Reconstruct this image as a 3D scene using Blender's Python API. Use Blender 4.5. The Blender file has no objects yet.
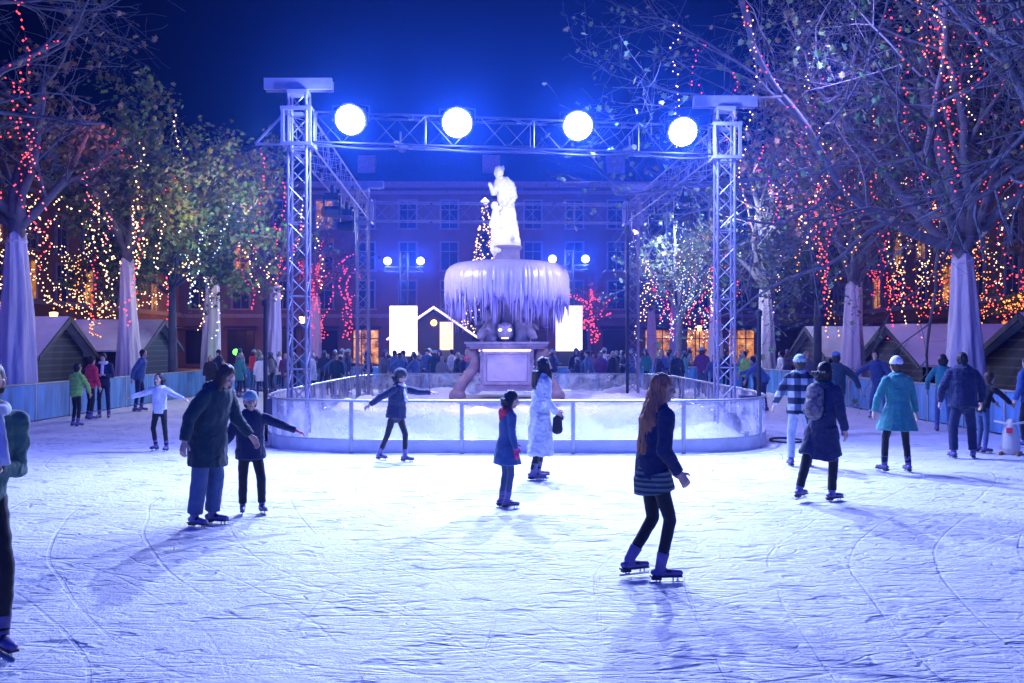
import bpy, math, random
import numpy as np
from mathutils import Vector, Matrix, noise

V = Vector
R = math.radians
rnd = random.Random(7)
scene = bpy.context.scene
COL = scene.collection
F = 1000.0          # focal length in pixels of the 1024 px frame
HZ = 346.0          # picture row of the horizon
EYE = 2.0


def at(px, py, d):
    """world point seen at a pixel, d metres away"""
    return V(((px - 512) * d / F, d, EYE + (HZ - py) * d / F))


def ground(px, py):
    d = EYE * F / (py - HZ)
    return V(((px - 512) * d / F, d, 0))


# ------------------------------------------------------------------ materials
def _n(nt, typ, **kw):
    n = nt.nodes.new(typ)
    for k, v in kw.items():
        if k in n.inputs:
            n.inputs[k].default_value = v
        else:
            setattr(n, k, v)
    return n


MATS = {}


def pmat(name, col, rough=.7, metal=0., var=.25, scale=6., bump=.25, bscale=40., bdist=.01, emit=None, estr=0., stretch=None, spec=.4, sheen=0.):
    if name in MATS:
        return MATS[name]
    m = bpy.data.materials.new(name)
    m.use_nodes = True
    nt = m.node_tree
    b = nt.nodes['Principled BSDF']
    b.inputs['Roughness'].default_value = rough
    b.inputs['Metallic'].default_value = metal
    b.inputs['Specular IOR Level'].default_value = spec
    if sheen:
        b.inputs['Sheen Weight'].default_value = sheen
    tc = _n(nt, 'ShaderNodeTexCoord')
    vec = tc.outputs['Object']
    if stretch:
        mp = _n(nt, 'ShaderNodeMapping')
        mp.inputs['Scale'].default_value = stretch
        nt.links.new(vec, mp.inputs['Vector'])
        vec = mp.outputs['Vector']
    n1 = _n(nt, 'ShaderNodeTexNoise', Scale=scale, Detail=5., Roughness=.6)
    nt.links.new(vec, n1.inputs['Vector'])
    rp = _n(nt, 'ShaderNodeValToRGB')
    c = V(col[:3])
    rp.color_ramp.elements[0].position = .3
    rp.color_ramp.elements[1].position = .72
    rp.color_ramp.elements[0].color = (*(c * (1 - var)), 1)
    rp.color_ramp.elements[1].color = (*[min(1, x * (1 + var)) for x in c], 1)
    nt.links.new(n1.outputs['Fac'], rp.inputs['Fac'])
    nt.links.new(rp.outputs['Color'], b.inputs['Base Color'])
    if bump:
        n2 = _n(nt, 'ShaderNodeTexNoise', Scale=bscale, Detail=4.)
        nt.links.new(vec, n2.inputs['Vector'])
        bp = _n(nt, 'ShaderNodeBump', Strength=bump, Distance=bdist)
        nt.links.new(n2.outputs['Fac'], bp.inputs['Height'])
        nt.links.new(bp.outputs['Normal'], b.inputs['Normal'])
    if emit:
        b.inputs['Emission Color'].default_value = (*emit, 1)
        b.inputs['Emission Strength'].default_value = estr
        m.cycles.emission_sampling = 'NONE'
    MATS[name] = m
    return m


def banded(name, c1, c2, axis='Z', freq=20., duty=.5, rough=.8, soft=.08, bump=.0, distort=0.):
    """bands of two colours: ribs, boards, quilting"""
    if name in MATS:
        return MATS[name]
    m = pmat(name, c1, rough=rough)
    nt = m.node_tree
    b = nt.nodes['Principled BSDF']
    tc = _n(nt, 'ShaderNodeTexCoord')
    w = _n(nt, 'ShaderNodeTexWave', wave_type='BANDS', bands_direction=axis, wave_profile='SAW', Scale=freq, Distortion=distort)
    nt.links.new(tc.outputs['Object'], w.inputs['Vector'])
    rp = _n(nt, 'ShaderNodeValToRGB')
    e = rp.color_ramp.elements
    e[0].position = max(0, duty - soft)
    e[1].position = min(1, duty + soft)
    e[0].color = (1, 1, 1, 1)
    e[1].color = (0, 0, 0, 1)
    nt.links.new(w.outputs['Fac'], rp.inputs['Fac'])
    mx = _n(nt, 'ShaderNodeMix', data_type='RGBA')
    old = b.inputs['Base Color'].links[0].from_socket
    nt.links.new(rp.outputs['Color'], mx.inputs['Factor'])
    nt.links.new(old, mx.inputs[6])
    mx.inputs[7].default_value = (*c2, 1)
    nt.links.new(rp.outputs['Color'], mx.inputs['Factor'])
    nt.links.new(mx.outputs[2], b.inputs['Base Color'])
    if bump:
        bp = _n(nt, 'ShaderNodeBump', Strength=bump, Distance=.02)
        nt.links.new(w.outputs['Fac'], bp.inputs['Height'])
        nt.links.new(bp.outputs['Normal'], b.inputs['Normal'])
    return m


def emat(name, col, s):
    if name in MATS:
        return MATS[name]
    m = bpy.data.materials.new(name)
    m.use_nodes = True
    nt = m.node_tree
    nt.nodes.clear()
    e = _n(nt, 'ShaderNodeEmission', Color=(*col, 1), Strength=s)
    o = _n(nt, 'ShaderNodeOutputMaterial')
    nt.links.new(e.outputs[0], o.inputs['Surface'])
    m.cycles.emission_sampling = 'NONE'
    MATS[name] = m
    return m


# ------------------------------------------------------------------ mesh builder
def frame(u, side=None):
    u = u.normalized()
    s = side if side is not None else (V((0, 0, 1)) if abs(u.z) < .9 else V((1, 0, 0)))
    w = s - u * s.dot(u)
    if w.length < 1e-4:
        s = V((0, 1, 0)) if abs(u.y) < .9 else V((1, 0, 0))
        w = s - u * s.dot(u)
    w.normalize()
    return u, w, u.cross(w)


class MB:
    def __init__(self):
        self.v, self.f, self.m = [], [], []

    def face(self, idx, mi=0):
        self.f.append(idx)
        self.m.append(mi)

    def poly(self, pts, mi=0):
        k = len(self.v)
        self.v += [tuple(p) for p in pts]
        self.face(list(range(k, k + len(pts))), mi)

    def rings(self, rings, closed=True, mi=0):
        n = len(rings[0])
        k = len(self.v)
        for r in rings:
            self.v += [tuple(p) for p in r]
        for i in range(len(rings) - 1):
            for j in range(n):
                a = k + i * n + j
                b = k + i * n + (j + 1) % n
                self.face([a, b, b + n, a + n], mi)
        if closed:
            self.face(list(range(k + n - 1, k - 1, -1)), mi)
            e = k + (len(rings) - 1) * n
            self.face(list(range(e, e + n)), mi)

    def tube(self, pts, r0, r1=None, n=6, mi=0, closed=True):
        r1 = r0 if r1 is None else r1
        rs = []
        m = len(pts)
        side = None
        for i, p in enumerate(pts):
            d = (pts[min(i + 1, m - 1)] - pts[max(i - 1, 0)])
            if d.length < 1e-6:
                d = V((0, 0, 1))
            u, w, v = frame(d, side)
            side = w
            r = r0 + (r1 - r0) * i / max(1, m - 1)
            rs.append([p + (w * math.cos(2 * math.pi * j / n) + v * math.sin(2 * math.pi * j / n)) * r for j in range(n)])
        self.rings(rs, closed, mi)

    def cap(self, a, b, ra, rb, asp=1., side=None, n=14, flat=False, mi=0):
        """tapered capsule (or flat-ended frustum); asp: depth over width, width along side"""
        u, w, v = frame(b - a if (b - a).length > 1e-6 else V((0, 0, 1)), side)
        prof = []
        if flat:
            prof = [(a, ra), (a.lerp(b, .33), ra + (rb - ra) * .33), (a.lerp(b, .66), ra + (rb - ra) * .66), (b, rb)]
        else:
            for t in (-85, -60, -30, 0):
                prof.append((a + u * ra * math.sin(R(t)) * min(1, asp + .2), ra * math.cos(R(t))))
            for t in (0, 30, 60, 85):
                prof.append((b + u * rb * math.sin(R(t)) * min(1, asp + .2), rb * math.cos(R(t))))
        self.rings([[p + (w * math.cos(2 * math.pi * j / n) + v * math.sin(2 * math.pi * j / n) * asp) * r for j in range(n)] for p, r in prof], True, mi)

    def ball(self, c, rx, ry=None, rz=None, n=14, rot=None, mi=0):
        ry = rx if ry is None else ry
        rz = rx if rz is None else rz
        rs = []
        for t in range(-80, 81, 20):
            z = math.sin(R(t))
            q = math.cos(R(t))
            ring = []
            for j in range(n):
                a = 2 * math.pi * j / n
                p = V((rx * q * math.cos(a), ry * q * math.sin(a), rz * z))
                ring.append(c + (rot @ p if rot else p))
            rs.append(ring)
        self.rings(rs, True, mi)

    def box(self, c, size, rot=None, mi=0, taper=1.):
        x, y, z = size[0] / 2, size[1] / 2, size[2] / 2
        k = len(self.v)
        for sz, t in ((-1, 1.), (1, taper)):
            for sx, sy in ((-1, -1), (1, -1), (1, 1), (-1, 1)):
                p = V((sx * x * t, sy * y * t, sz * z))
                if rot:
                    p = rot @ p
                self.v.append(tuple(V(c) + p))
        for q in ((0, 3, 2, 1), (4, 5, 6, 7), (0, 1, 5, 4), (1, 2, 6, 5), (2, 3, 7, 6), (3, 0, 4, 7)):
            self.face([k + i for i in q], mi)

    def lathe(self, prof, n=32, c=V((0, 0, 0)), mi=0, square=False, closed=True):
        rs = []
        for r, z in prof:
            rs.append([c + V((r * math.cos(2 * math.pi * j / n), r * math.sin(2 * math.pi * j / n), z)) for j in range(n)])
        self.rings(rs, closed, mi)

    def octa(self, c, r, mi=0):
        k = len(self.v)
        for d in ((r, 0, 0), (-r, 0, 0), (0, r, 0), (0, -r, 0), (0, 0, r), (0, 0, -r)):
            self.v.append((c[0] + d[0], c[1] + d[1], c[2] + d[2]))
        for q in ((0, 2, 4), (2, 1, 4), (1, 3, 4), (3, 0, 4), (2, 0, 5), (1, 2, 5), (3, 1, 5), (0, 3, 5)):
            self.face([k + i for i in q], mi)

    def mesh(self, name, smooth=False):
        me = bpy.data.meshes.new(name)
        me.from_pydata(self.v, [], self.f)
        if any(self.m):
            me.polygons.foreach_set('material_index', self.m)
        if smooth:
            me.polygons.foreach_set('use_smooth', [True] * len(me.polygons))
        me.update()
        return me

    def build(self, name, mats, parent=None, smooth=False):
        return link(self.mesh(name, smooth), name, mats, parent)


def link(me, name, mats, parent=None):
    if not isinstance(mats, (list, tuple)):
        mats = [mats]
    for m in mats:
        me.materials.append(m)
    o = bpy.data.objects.new(name, me)
    COL.objects.link(o)
    if parent is not None:
        o.parent = parent
    return o


def tag(o, label=None, cat=None, group=None, kind=None):
    if label:
        o['label'] = label
    if cat:
        o['category'] = cat
    if group:
        o['group'] = group
    if kind:
        o['kind'] = kind
    return o


def thing(name, label, cat, loc=(0, 0, 0), rz=0., group=None):
    o = bpy.data.objects.new(name, None)
    o.empty_display_size = .2
    COL.objects.link(o)
    o.location = loc
    o.rotation_euler = (0, 0, rz)
    return tag(o, label, cat, group)


def copy_tree(o, parent=None):
    kids = list(o.children)
    c = o.copy()
    COL.objects.link(c)
    c.parent = parent
    for k in kids:
        copy_tree(k, c)
    return c


def remesh(mb, voxel, smooth=4, disp=None):
    """one continuous surface grown over the overlapping volumes in mb"""
    me = mb.mesh('tmp')
    o = bpy.data.objects.new('tmp', me)
    COL.objects.link(o)
    md = o.modifiers.new('r', 'REMESH')
    md.mode = 'VOXEL'
    md.voxel_size = voxel
    if smooth:
        sm = o.modifiers.new('s', 'SMOOTH')
        sm.factor = .5
        sm.iterations = smooth
    dg = bpy.context.evaluated_depsgraph_get()
    out = bpy.data.meshes.new_from_object(o.evaluated_get(dg), depsgraph=dg)
    bpy.data.objects.remove(o)
    bpy.data.meshes.remove(me)
    if disp:
        nv = len(out.vertices)
        co = np.empty(nv * 3)
        out.vertices.foreach_get('co', co)
        no = np.empty(nv * 3)
        out.vertices.foreach_get('normal', no)
        co = co.reshape(-1, 3)
        no = no.reshape(-1, 3)
        d = np.array([disp(V(p)) for p in co])
        co += no * d[:, None]
        out.vertices.foreach_set('co', co.ravel())
    out.polygons.foreach_set('use_smooth', [True] * len(out.polygons))
    out.update()
    return out


# ------------------------------------------------------------------ camera, world, sun, haze
cam = bpy.data.cameras.new('camera')
cam.sensor_width = 36
cam.lens = 36 * F / 1024
cam.shift_y = (HZ - 341.5) / 1024
cam.clip_end = 2000
co = bpy.data.objects.new('camera', cam)
co.location = (0, 0, EYE)
co.rotation_euler = (R(90), 0, 0)
COL.objects.link(co)
scene.camera = co

SUN_EL, SUN_AZ = R(38), R(190)
w = bpy.data.worlds.new('World')
scene.world = w
w.use_nodes = True
nt = w.node_tree
bg = nt.nodes['Background']
sky = _n(nt, 'ShaderNodeTexSky')
sky.sky_type = 'NISHITA'
sky.sun_disc = False
sky.sun_elevation = R(4)
sky.sun_rotation = SUN_AZ
tint = _n(nt, 'ShaderNodeMix', data_type='RGBA', blend_type='MULTIPLY')
tint.inputs['Factor'].default_value = 1
tint.inputs[7].default_value = (.05, .09, 1, 1)
nt.links.new(sky.outputs[0], tint.inputs[6])
nt.links.new(tint.outputs[2], bg.inputs['Color'])
bg.inputs['Strength'].default_value = .006

sl = bpy.data.lights.new('night_fill_sun', 'SUN')  # added blue fill sun in place of floodlights round the rink
sl.energy = 2.1
sl.color = (.03, .08, 1.)
sl.angle = R(100)
so = bpy.data.objects.new('night_fill_sun', sl)
# light comes from behind and above the camera
so.rotation_euler = (R(90) - SUN_EL, 0, R(-10))
COL.objects.link(so)

hz = MB()
hz.box(V((0, 58, 11.5)), (150, 140, 26))
m = bpy.data.materials.new('haze_air')
m.use_nodes = True
nt = m.node_tree
nt.nodes.clear()
pv = _n(nt, 'ShaderNodeVolumePrincipled')
pv.inputs['Color'].default_value = (.04, .17, 1, 1)  # blue scatter colour stands in for lens bloom round the lamps
pv.inputs['Density'].default_value = .00105
pv.inputs['Anisotropy'].default_value = .84
out = _n(nt, 'ShaderNodeOutputMaterial')
nt.links.new(pv.outputs[0], out.inputs['Volume'])
tag(hz.build('haze', m), 'thin haze added for blue lamp halos over the whole rink', 'haze', kind='stuff')


def lamp(kind, name, loc, aim, power, col, size=.1, cone=120, blend=.6, parent=None):
    l = bpy.data.lights.new(name, kind)
    l.energy = power
    l.color = col
    l.shadow_soft_size = size
    if kind == 'SPOT':
        l.spot_size = R(cone)
        l.spot_blend = blend
    o = bpy.data.objects.new(name, l)
    o.location = loc
    if aim is not None:
        o.rotation_euler = (V(aim) - V(loc)).to_track_quat('-Z', 'Y').to_euler()
    COL.objects.link(o)
    if parent is not None:
        o.parent = parent
        o.matrix_parent_inverse = Matrix.Translation(-V(parent.location))
    return o


# ------------------------------------------------------------------ ground and ice
mb = MB()
mb.poly([(-72, -9, -.02), (72, -9, -.02), (72, 126, -.02), (-72, 126, -.02)])
tag(mb.build('ground', pmat('paving', (.10, .095, .09), rough=.8, scale=1.5, bump=.4, bscale=12)), kind='structure')


def ice_material():
    m = bpy.data.materials.new('rink_ice')
    m.use_nodes = True
    nt = m.node_tree
    L = nt.links.new
    b = nt.nodes['Principled BSDF']
    b.inputs['Roughness'].default_value = .55
    b.inputs['Specular IOR Level'].default_value = .35
    tc = _n(nt, 'ShaderNodeTexCoord')

    def mapped(rot, sc):
        mp = _n(nt, 'ShaderNodeMapping')
        mp.inputs['Rotation'].default_value = (0, 0, R(rot))
        mp.inputs['Scale'].default_value = sc
        L(tc.outputs['Object'], mp.inputs['Vector'])
        return mp.outputs['Vector']

    def mth(op, a, bb=None, c=None):
        n = _n(nt, 'ShaderNodeMath', operation=op)
        for i, x in enumerate((a, bb, c)):
            if x is None:
                continue
            if isinstance(x, (int, float)):
                n.inputs[i].default_value = x
            else:
                L(x, n.inputs[i])
        return n.outputs[0]

    def line_layer(rot, sc, nscale, eps, detail=1.):
        """thin curving grooves: the zero line of a noise"""
        n = _n(nt, 'ShaderNodeTexNoise', Scale=nscale, Detail=detail, Roughness=.4)
        L(mapped(rot, sc), n.inputs['Vector'])
        a = mth('ABSOLUTE', mth('SUBTRACT', n.outputs['Fac'], .5))
        mr = _n(nt, 'ShaderNodeMapRange', interpolation_type='SMOOTHSTEP')
        L(a, mr.inputs['Value'])
        mr.inputs['From Min'].default_value = 0
        mr.inputs['From Max'].default_value = eps
        mr.inputs['To Min'].default_value = 1
        mr.inputs['To Max'].default_value = 0
        return mr.outputs[0]

    # where the grooves show at all
    msk = _n(nt, 'ShaderNodeTexNoise', Scale=.7, Detail=3.)
    L(mapped(0, (1, 1, 1)), msk.inputs['Vector'])
    mk = _n(nt, 'ShaderNodeMapRange')
    L(msk.outputs['Fac'], mk.inputs['Value'])
    mk.inputs['From Min'].default_value = .36
    mk.inputs['From Max'].default_value = .62
    grooves = None
    for rot, sc, ns, eps in ((14, (.22, 1, 1), 1.3, .009), (-27, (.26, 1, 1), 1.5, .009), (38, (.2, 1, 1), 1.2, .008), (72, (.24, 1, 1), 1.1, .009), (-55, (.2, 1, 1), 1.3, .008), (104, (.22, 1, 1), 1.2, .009), (128, (.3, 1, 1), .8, .006), (21, (.3, 1, 1), 2.6, .012), (57, (.3, 1, 1), 2.4, .012), (-38, (.3, 1, 1), 2.9, .012), (88, (.3, 1, 1), 2.2, .012)):
        l = line_layer(rot, sc, ns, eps)
        grooves = l if grooves is None else mth('ADD', grooves, l)
    # long arcs cut by turning skates
    arcs = None
    for cx, cy, sc, ds, thr in ((-9, 3, .42, 2.5, .995), (7, 15, .36, 3., .995), (2, -3, .5, 2., .995), (-3, 19, .33, 3.5, .995), (12, 6, .45, 2.6, .995)):
        mp = _n(nt, 'ShaderNodeMapping')
        mp.inputs['Location'].default_value = (-cx, -cy, 0)
        L(tc.outputs['Object'], mp.inputs['Vector'])
        wv = _n(nt, 'ShaderNodeTexWave', wave_type='RINGS', rings_direction='Z', wave_profile='SIN', Scale=sc, Distortion=ds, Detail=2.)
        wv.inputs['Detail Scale'].default_value = .5
        L(mp.outputs['Vector'], wv.inputs['Vector'])
        mr = _n(nt, 'ShaderNodeMapRange', interpolation_type='SMOOTHSTEP')
        L(wv.outputs['Fac'], mr.inputs['Value'])
        mr.inputs['From Min'].default_value = thr
        mr.inputs['From Max'].default_value = .9995
        arcs = mr.outputs[0] if arcs is None else mth('ADD', arcs, mr.outputs[0])
    grooves = mth('MULTIPLY', mth('ADD', mth('MULTIPLY', grooves, .55), mth('MULTIPLY', arcs, .38)), mk.outputs[0])
    # lumps of shaved snow, longer across than away
    n1 = _n(nt, 'ShaderNodeTexNoise', Scale=5., Detail=7., Roughness=.68, Distortion=.9)
    L(mapped(6, (.95, 1, 1)), n1.inputs['Vector'])
    n2 = _n(nt, 'ShaderNodeTexNoise', Scale=34., Detail=4., Roughness=.6)
    L(mapped(-12, (.75, 1, 1)), n2.inputs['Vector'])
    # short chipped dents
    n3 = _n(nt, 'ShaderNodeTexNoise', Scale=3.6, Detail=3., Roughness=.55, Distortion=.3)
    L(mapped(-14, (.55, 1, 1)), n3.inputs['Vector'])
    dent = _n(nt, 'ShaderNodeMapRange', interpolation_type='SMOOTHSTEP')
    L(n3.outputs['Fac'], dent.inputs['Value'])
    dent.inputs['From Min'].default_value = .575
    dent.inputs['From Max'].default_value = .66
    h = mth('MULTIPLY', n1.outputs['Fac'], 1.0)
    h = mth('ADD', h, mth('MULTIPLY', n2.outputs['Fac'], .50))
    h = mth('SUBTRACT', h, mth('MULTIPLY', grooves, .7))
    h = mth('SUBTRACT', h, mth('MULTIPLY', dent.outputs[0], .65))
    bp = _n(nt, 'ShaderNodeBump', Strength=1., Distance=.042)
    L(h, bp.inputs['Height'])
    L(bp.outputs['Normal'], b.inputs['Normal'])
    # mask: dents and cuts coloured darker blue as painted shade, white shavings elsewhere
    bare = mth('MINIMUM', mth('ADD', mth('MULTIPLY', dent.outputs[0], .55), mth('MULTIPLY', grooves, .25)), 1)
    mx = _n(nt, 'ShaderNodeMix', data_type='RGBA')
    L(bare, mx.inputs['Factor'])
    mx.inputs[6].default_value = (.80, .82, .86, 1)
    mx.inputs[7].default_value = (.34, .42, .62, 1)
    L(mx.outputs[2], b.inputs['Base Color'])
    return m


RX0, RX1, RY1 = -12.6, 11.0, 47.0      # rink barrier lines
mb = MB()
nx, ny = 120, 200
for j in range(ny + 1):
    for i in range(nx + 1):
        x = RX0 + (RX1 - RX0) * i / nx
        y = -6 + (RY1 + 6) * j / ny
        z = .012 + .012 * noise.noise(V((x * .9, y * .9, 3)))
        mb.v.append((x, y, z))
for j in range(ny):
    for i in range(nx):
        a = j * (nx + 1) + i
        mb.face([a, a + 1, a + nx + 2, a + nx + 1])
tag(mb.build('ice_rink', ice_material(), smooth=True), kind='structure')

# ------------------------------------------------------------------ common materials
DIM_ALU = pmat('dimmed_beam_metal', (.03, .03, .045), rough=.4, metal=.7, var=.15, bump=.1)  # darker copy of the truss metal, so the front beam looks unlit
ALU = pmat('truss_metal', (.30, .28, .35), rough=.42, metal=.55, var=.15, bump=.1)
BLACK = pmat('black_metal', (.018, .018, .022), rough=.5, var=.2, bump=.1)
STEEL = pmat('fence_steel', (.35, .37, .42), rough=.4, metal=.6, var=.15, bump=.05)
SNOW = pmat('snow_white', (.80, .81, .84), rough=.85, var=.06, scale=3, bump=.8, bscale=7, bdist=.06)


# ------------------------------------------------------------------ truss structures
def truss(mb, a, b, w, h, side, chord=.025, web=.012, step=.5):
    """four chords and zigzag webs between two points"""
    u = (b - a).normalized()
    s = (side - u * side.dot(u)).normalized()
    t = u.cross(s)
    cs = [(1, 1), (-1, 1), (-1, -1), (1, -1)]
    off = [s * (w / 2 * p) + t * (h / 2 * q) for p, q in cs]
    L = (b - a).length
    for o in off:
        mb.tube([a + o, b + o], chord, n=6)
    n = max(2, int(round(L / step)))
    for i in range(4):
        o1, o2 = off[i], off[(i + 1) % 4]
        for k in range(n):
            p, q = (o1, o2) if k % 2 == 0 else (o2, o1)
            mb.tube([a + u * L * k / n + p, a + u * L * (k + 1) / n + q], web, n=4)
        for k in range(0, n + 1, 4):
            mb.tube([a + u * L * k / n + o1, a + u * L * k / n + o2], web, n=4)


TW = {'FL': V((-4.26, 20.0, 0)), 'FR': V((4.55, 21.4, 0)), 'BL': V((-4.83, 32.4, 0)), 'BR': V((3.98, 33.0, 0))}
tl_lab = {
    'FL': 'lattice truss tower by the fence carrying a triangular side bracket',
    'FR': 'lattice truss tower by the fence with bare branches brushing its top',
    'BL': 'slimmer looking truss tower behind the fence near the glowing white panel',
    'BR': 'truss tower behind the fence with a black cable run down its side',
}
for k, p in TW.items():
    t = thing('truss_tower', tl_lab[k], 'truss tower', p, 0, 'truss towers around the fountain')
    a = MB()
    truss(a, V((0, 0, .08)), V((0, 0, 7.0)), .36, .36, V((1, 0, 0)), .027, .012, .36)
    a.build('mast', ALU, t)
    a = MB()
    a.box(V((0, 0, .04)), (.9, .9, .05))
    for sx, sy in ((1, 1), (-1, -1), (1, -1), (-1, 1)):
        a.tube([V((sx * .18, sy * .18, .06)), V((sx * .65, sy * .65, .06))], .035, n=6)
        a.tube([V((sx * .62, sy * .62, .0)), V((sx * .62, sy * .62, .12))], .05, n=8)
    a.build('base_plate', ALU, t)
    a = MB()
    for z in (6.0, 6.7):
        for sx, sy, lx, ly in ((0, -.27, .62, .06), (0, .27, .62, .06), (-.27, 0, .06, .5), (.27, 0, .06, .5)):
            a.box(V((sx, sy, z)), (lx, ly, .07))
    for sx in (-.27, .27):
        for sy in (-.27, .27):
            a.box(V((sx, sy, 6.35)), (.058, .058, .64))
    a.build('sleeve_block', ALU, t)
    a = MB()
    a.box(V((0, -.08, 7.22)), (1.35, .10, .22))
    a.box(V((0, .08, 7.20)), (1.35, .05, .20))
    a.box(V((0, 0, 7.05)), (.40, .40, .08))
    a.build('head_beam', ALU, t)
    if k == 'FL':
        a = MB()
        q = [V((-.28, -.1, 6.62)), V((-.85, -.1, 6.02)), V((-.28, -.1, 6.02))]
        for i in range(3):
            a.tube([q[i], q[(i + 1) % 3]], .028, n=6)
        a.build('outrigger', ALU, t)
    if k == 'BR':
        a = MB()
        a.tube([V((-.2, -.22, 7)), V((-.19, -.24, 4)), V((-.2, -.22, .3))], .05, n=6)
        a.build('cable', BLACK, t)
    if k[0] == 'F':
        a = MB()
        s = 1 if k == 'FR' else -1
        a.box(V((s * .42, -.25, .75)), (.3, .22, .42))
        a.box(V((s * .1, -.32, .35)), (.3, .2, .5))
        a.build('control_box', pmat('control_box', (.05, .045, .10), rough=.5), t)

B1, B2 = 6.05, 6.65
zm = (B1 + B2) / 2
for n0, n1, lab in (('FL', 'FR', 'long lattice truss beam carrying the four big floodlights'),
                    ('BL', 'BR', 'far lattice truss beam crossing behind the statue'),
                    ('FL', 'BL', 'side truss beam running away from the tower with the bracket'),
                    ('FR', 'BR', 'side truss beam running away from the tower under the branches')):
    p, q = TW[n0], TW[n1]
    d = (q - p).normalized()
    t = thing('truss_beam', lab, 'truss beam', (p.x, p.y, zm))
    a = MB()
    truss(a, d * .3, q - p - d * .3, .45, .6, V((0, 0, 1)).cross(d), .021, .009, .55)
    a.build('lattice', DIM_ALU if lab.startswith('long') else ALU, t)
    a = MB()
    for i in range(1, 4):
        c = (q - p) * (i / 4)
        pe = V((0, 0, 1)).cross(d)
        for z in (-.3, .3):
            a.box(c + V((0, 0, z)), (.09, .09, .09))
    a.build('joint_plate', DIM_ALU, t)
    if n0 == 'FL' and n1 == 'FR':
        a = MB()
        pts = []
        for i in range(25):
            s = i / 24
            pts.append((q - p) * (.04 + .92 * s) + V((0, -.27, -.34 - .08 * abs(math.sin(s * 12)))))
        a.tube(pts, .018, n=5)
        a.build('power_cable', BLACK, t)

# four big floodlights on the front beam
LENS = emat('flood_lens', (.75, .83, 1.), 40)
FCOL = (.45, .56, 1.)


def flood(px, py, d, lab, power, rad, aim, group, parts=True, big=True):
    p = at(px, py, d)
    t = thing('floodlight', lab, 'floodlight', p, 0, group)
    aimv = (V(aim) - p).normalized()
    rot = aimv.to_track_quat('Y', 'Z').to_matrix()
    a = MB()
    a.cap(rot @ V((0, -.30, 0)), rot @ V((0, -.015, 0)), rad * .55, rad * 1.12, flat=True, n=20)
    for i in range(5):
        a.box(rot @ V((0, -.28 + i * .045, 0)), (rad * 1.9, .012, rad * 1.2), rot)
    a.build('housing', BLACK, t)
    a = MB()
    a.ball(V((0, 0, 0)), rad, rad * .35, rad, n=24, rot=rot)
    a.build('lens', LENS, t, True)
    if big:
        a = MB()
        a.tube([V((-rad * 1.25, .1, 0)), V((-rad * 1.25, .12, .3)), V((0, .14, .36)), V((rad * 1.25, .12, .3)), V((rad * 1.25, .1, 0))], .018, n=5)
        a.tube([V((0, .14, .36)), V((0, .35, .36))], .03, n=6)
        a.build('yoke', BLACK, t)
    lamp('SPOT', 'flood_lamp', p + aimv * .22, aim, power * .88, FCOL, .10, 146, 1, t)
    lamp('POINT', 'flood_spill', p + aimv * .24, None, power * .30, (.18, .26, 1), .10, parent=t)
    return t


FG = 'big floodlights on the front truss beam'
flood(350, 120, 19.75, 'blazing floodlight next to the tower with the side bracket', 4800, .29, (-4.5, 6.5, 0), FG)
flood(457, 123, 20.2, 'blazing floodlight on the beam up above the gap between bracket tower and statue', 4800, .29, (-1.4, 5.5, 0), FG)
flood(578, 126, 20.65, 'blazing floodlight on the beam close above the white statue', 4800, .29, (1.8, 5.5, 0), FG)
flood(683, 132, 20.9, 'blazing floodlight next to the tower under the bare branches', 4800, .29, (5, 7, 0), FG)

# dark moving heads under the side trusses, two of them lit towards the fountain
for px, py, d, lab, on in ((366, 236, 28, 'black stage light hung under the side truss near the glowing panel', False),
                           (354, 204, 25, 'small stage light hung high under the side truss, its lens glinting', True),
                           (650, 232, 29, 'black stage light hung under the side truss beside the cable tower', False),
                           (668, 205, 25.5, 'small stage light hung high under the side truss close to the branches', True)):
    p = at(px, py, d)
    p.x = TW['FL'].x + (TW['BL'].x - TW['FL'].x) * (d - 20) / 12.4 if px < 512 else TW['FR'].x + (TW['BR'].x - TW['FR'].x) * (d - 21.4) / 11.6
    p.z = 5.35
    t = thing('stage_light', lab, 'stage light', p, 0, 'stage lights hung under the truss beams')
    aim = V((-.1, 27.6, 5.4))
    rot = (aim - p).to_track_quat('Y', 'Z').to_matrix()
    a = MB()
    a.cap(rot @ V((0, -.25, 0)), rot @ V((0, .2, 0)), .13, .16, flat=True)
    a.build('barrel', BLACK, t)
    a = MB()
    a.box(V((0, 0, .38)), (.34, .3, .16))
    for s in (-1, 1):
        a.box(V((s * .2, 0, .16)), (.04, .16, .5))
    a.box(V((0, 0, .56)), (.08, .08, .22))
    a.build('yoke', BLACK, t)
    a = MB()
    a.cap(rot @ V((0, .2, 0)), rot @ V((0, .215, 0)), .12, .12, flat=True)
    if on:
        lamp('SPOT', 'stage_lamp', p + (aim - p).normalized() * .3, aim - V((0, 0, 4.6)), 1600, (.55, .52, 1), .1, 120, .6, t)
    a.build('lens', emat('stage_lens', (.8, .85, 1), 6) if on else pmat('dark_glass', (.02, .02, .05), rough=.1, bump=0), t)

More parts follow.
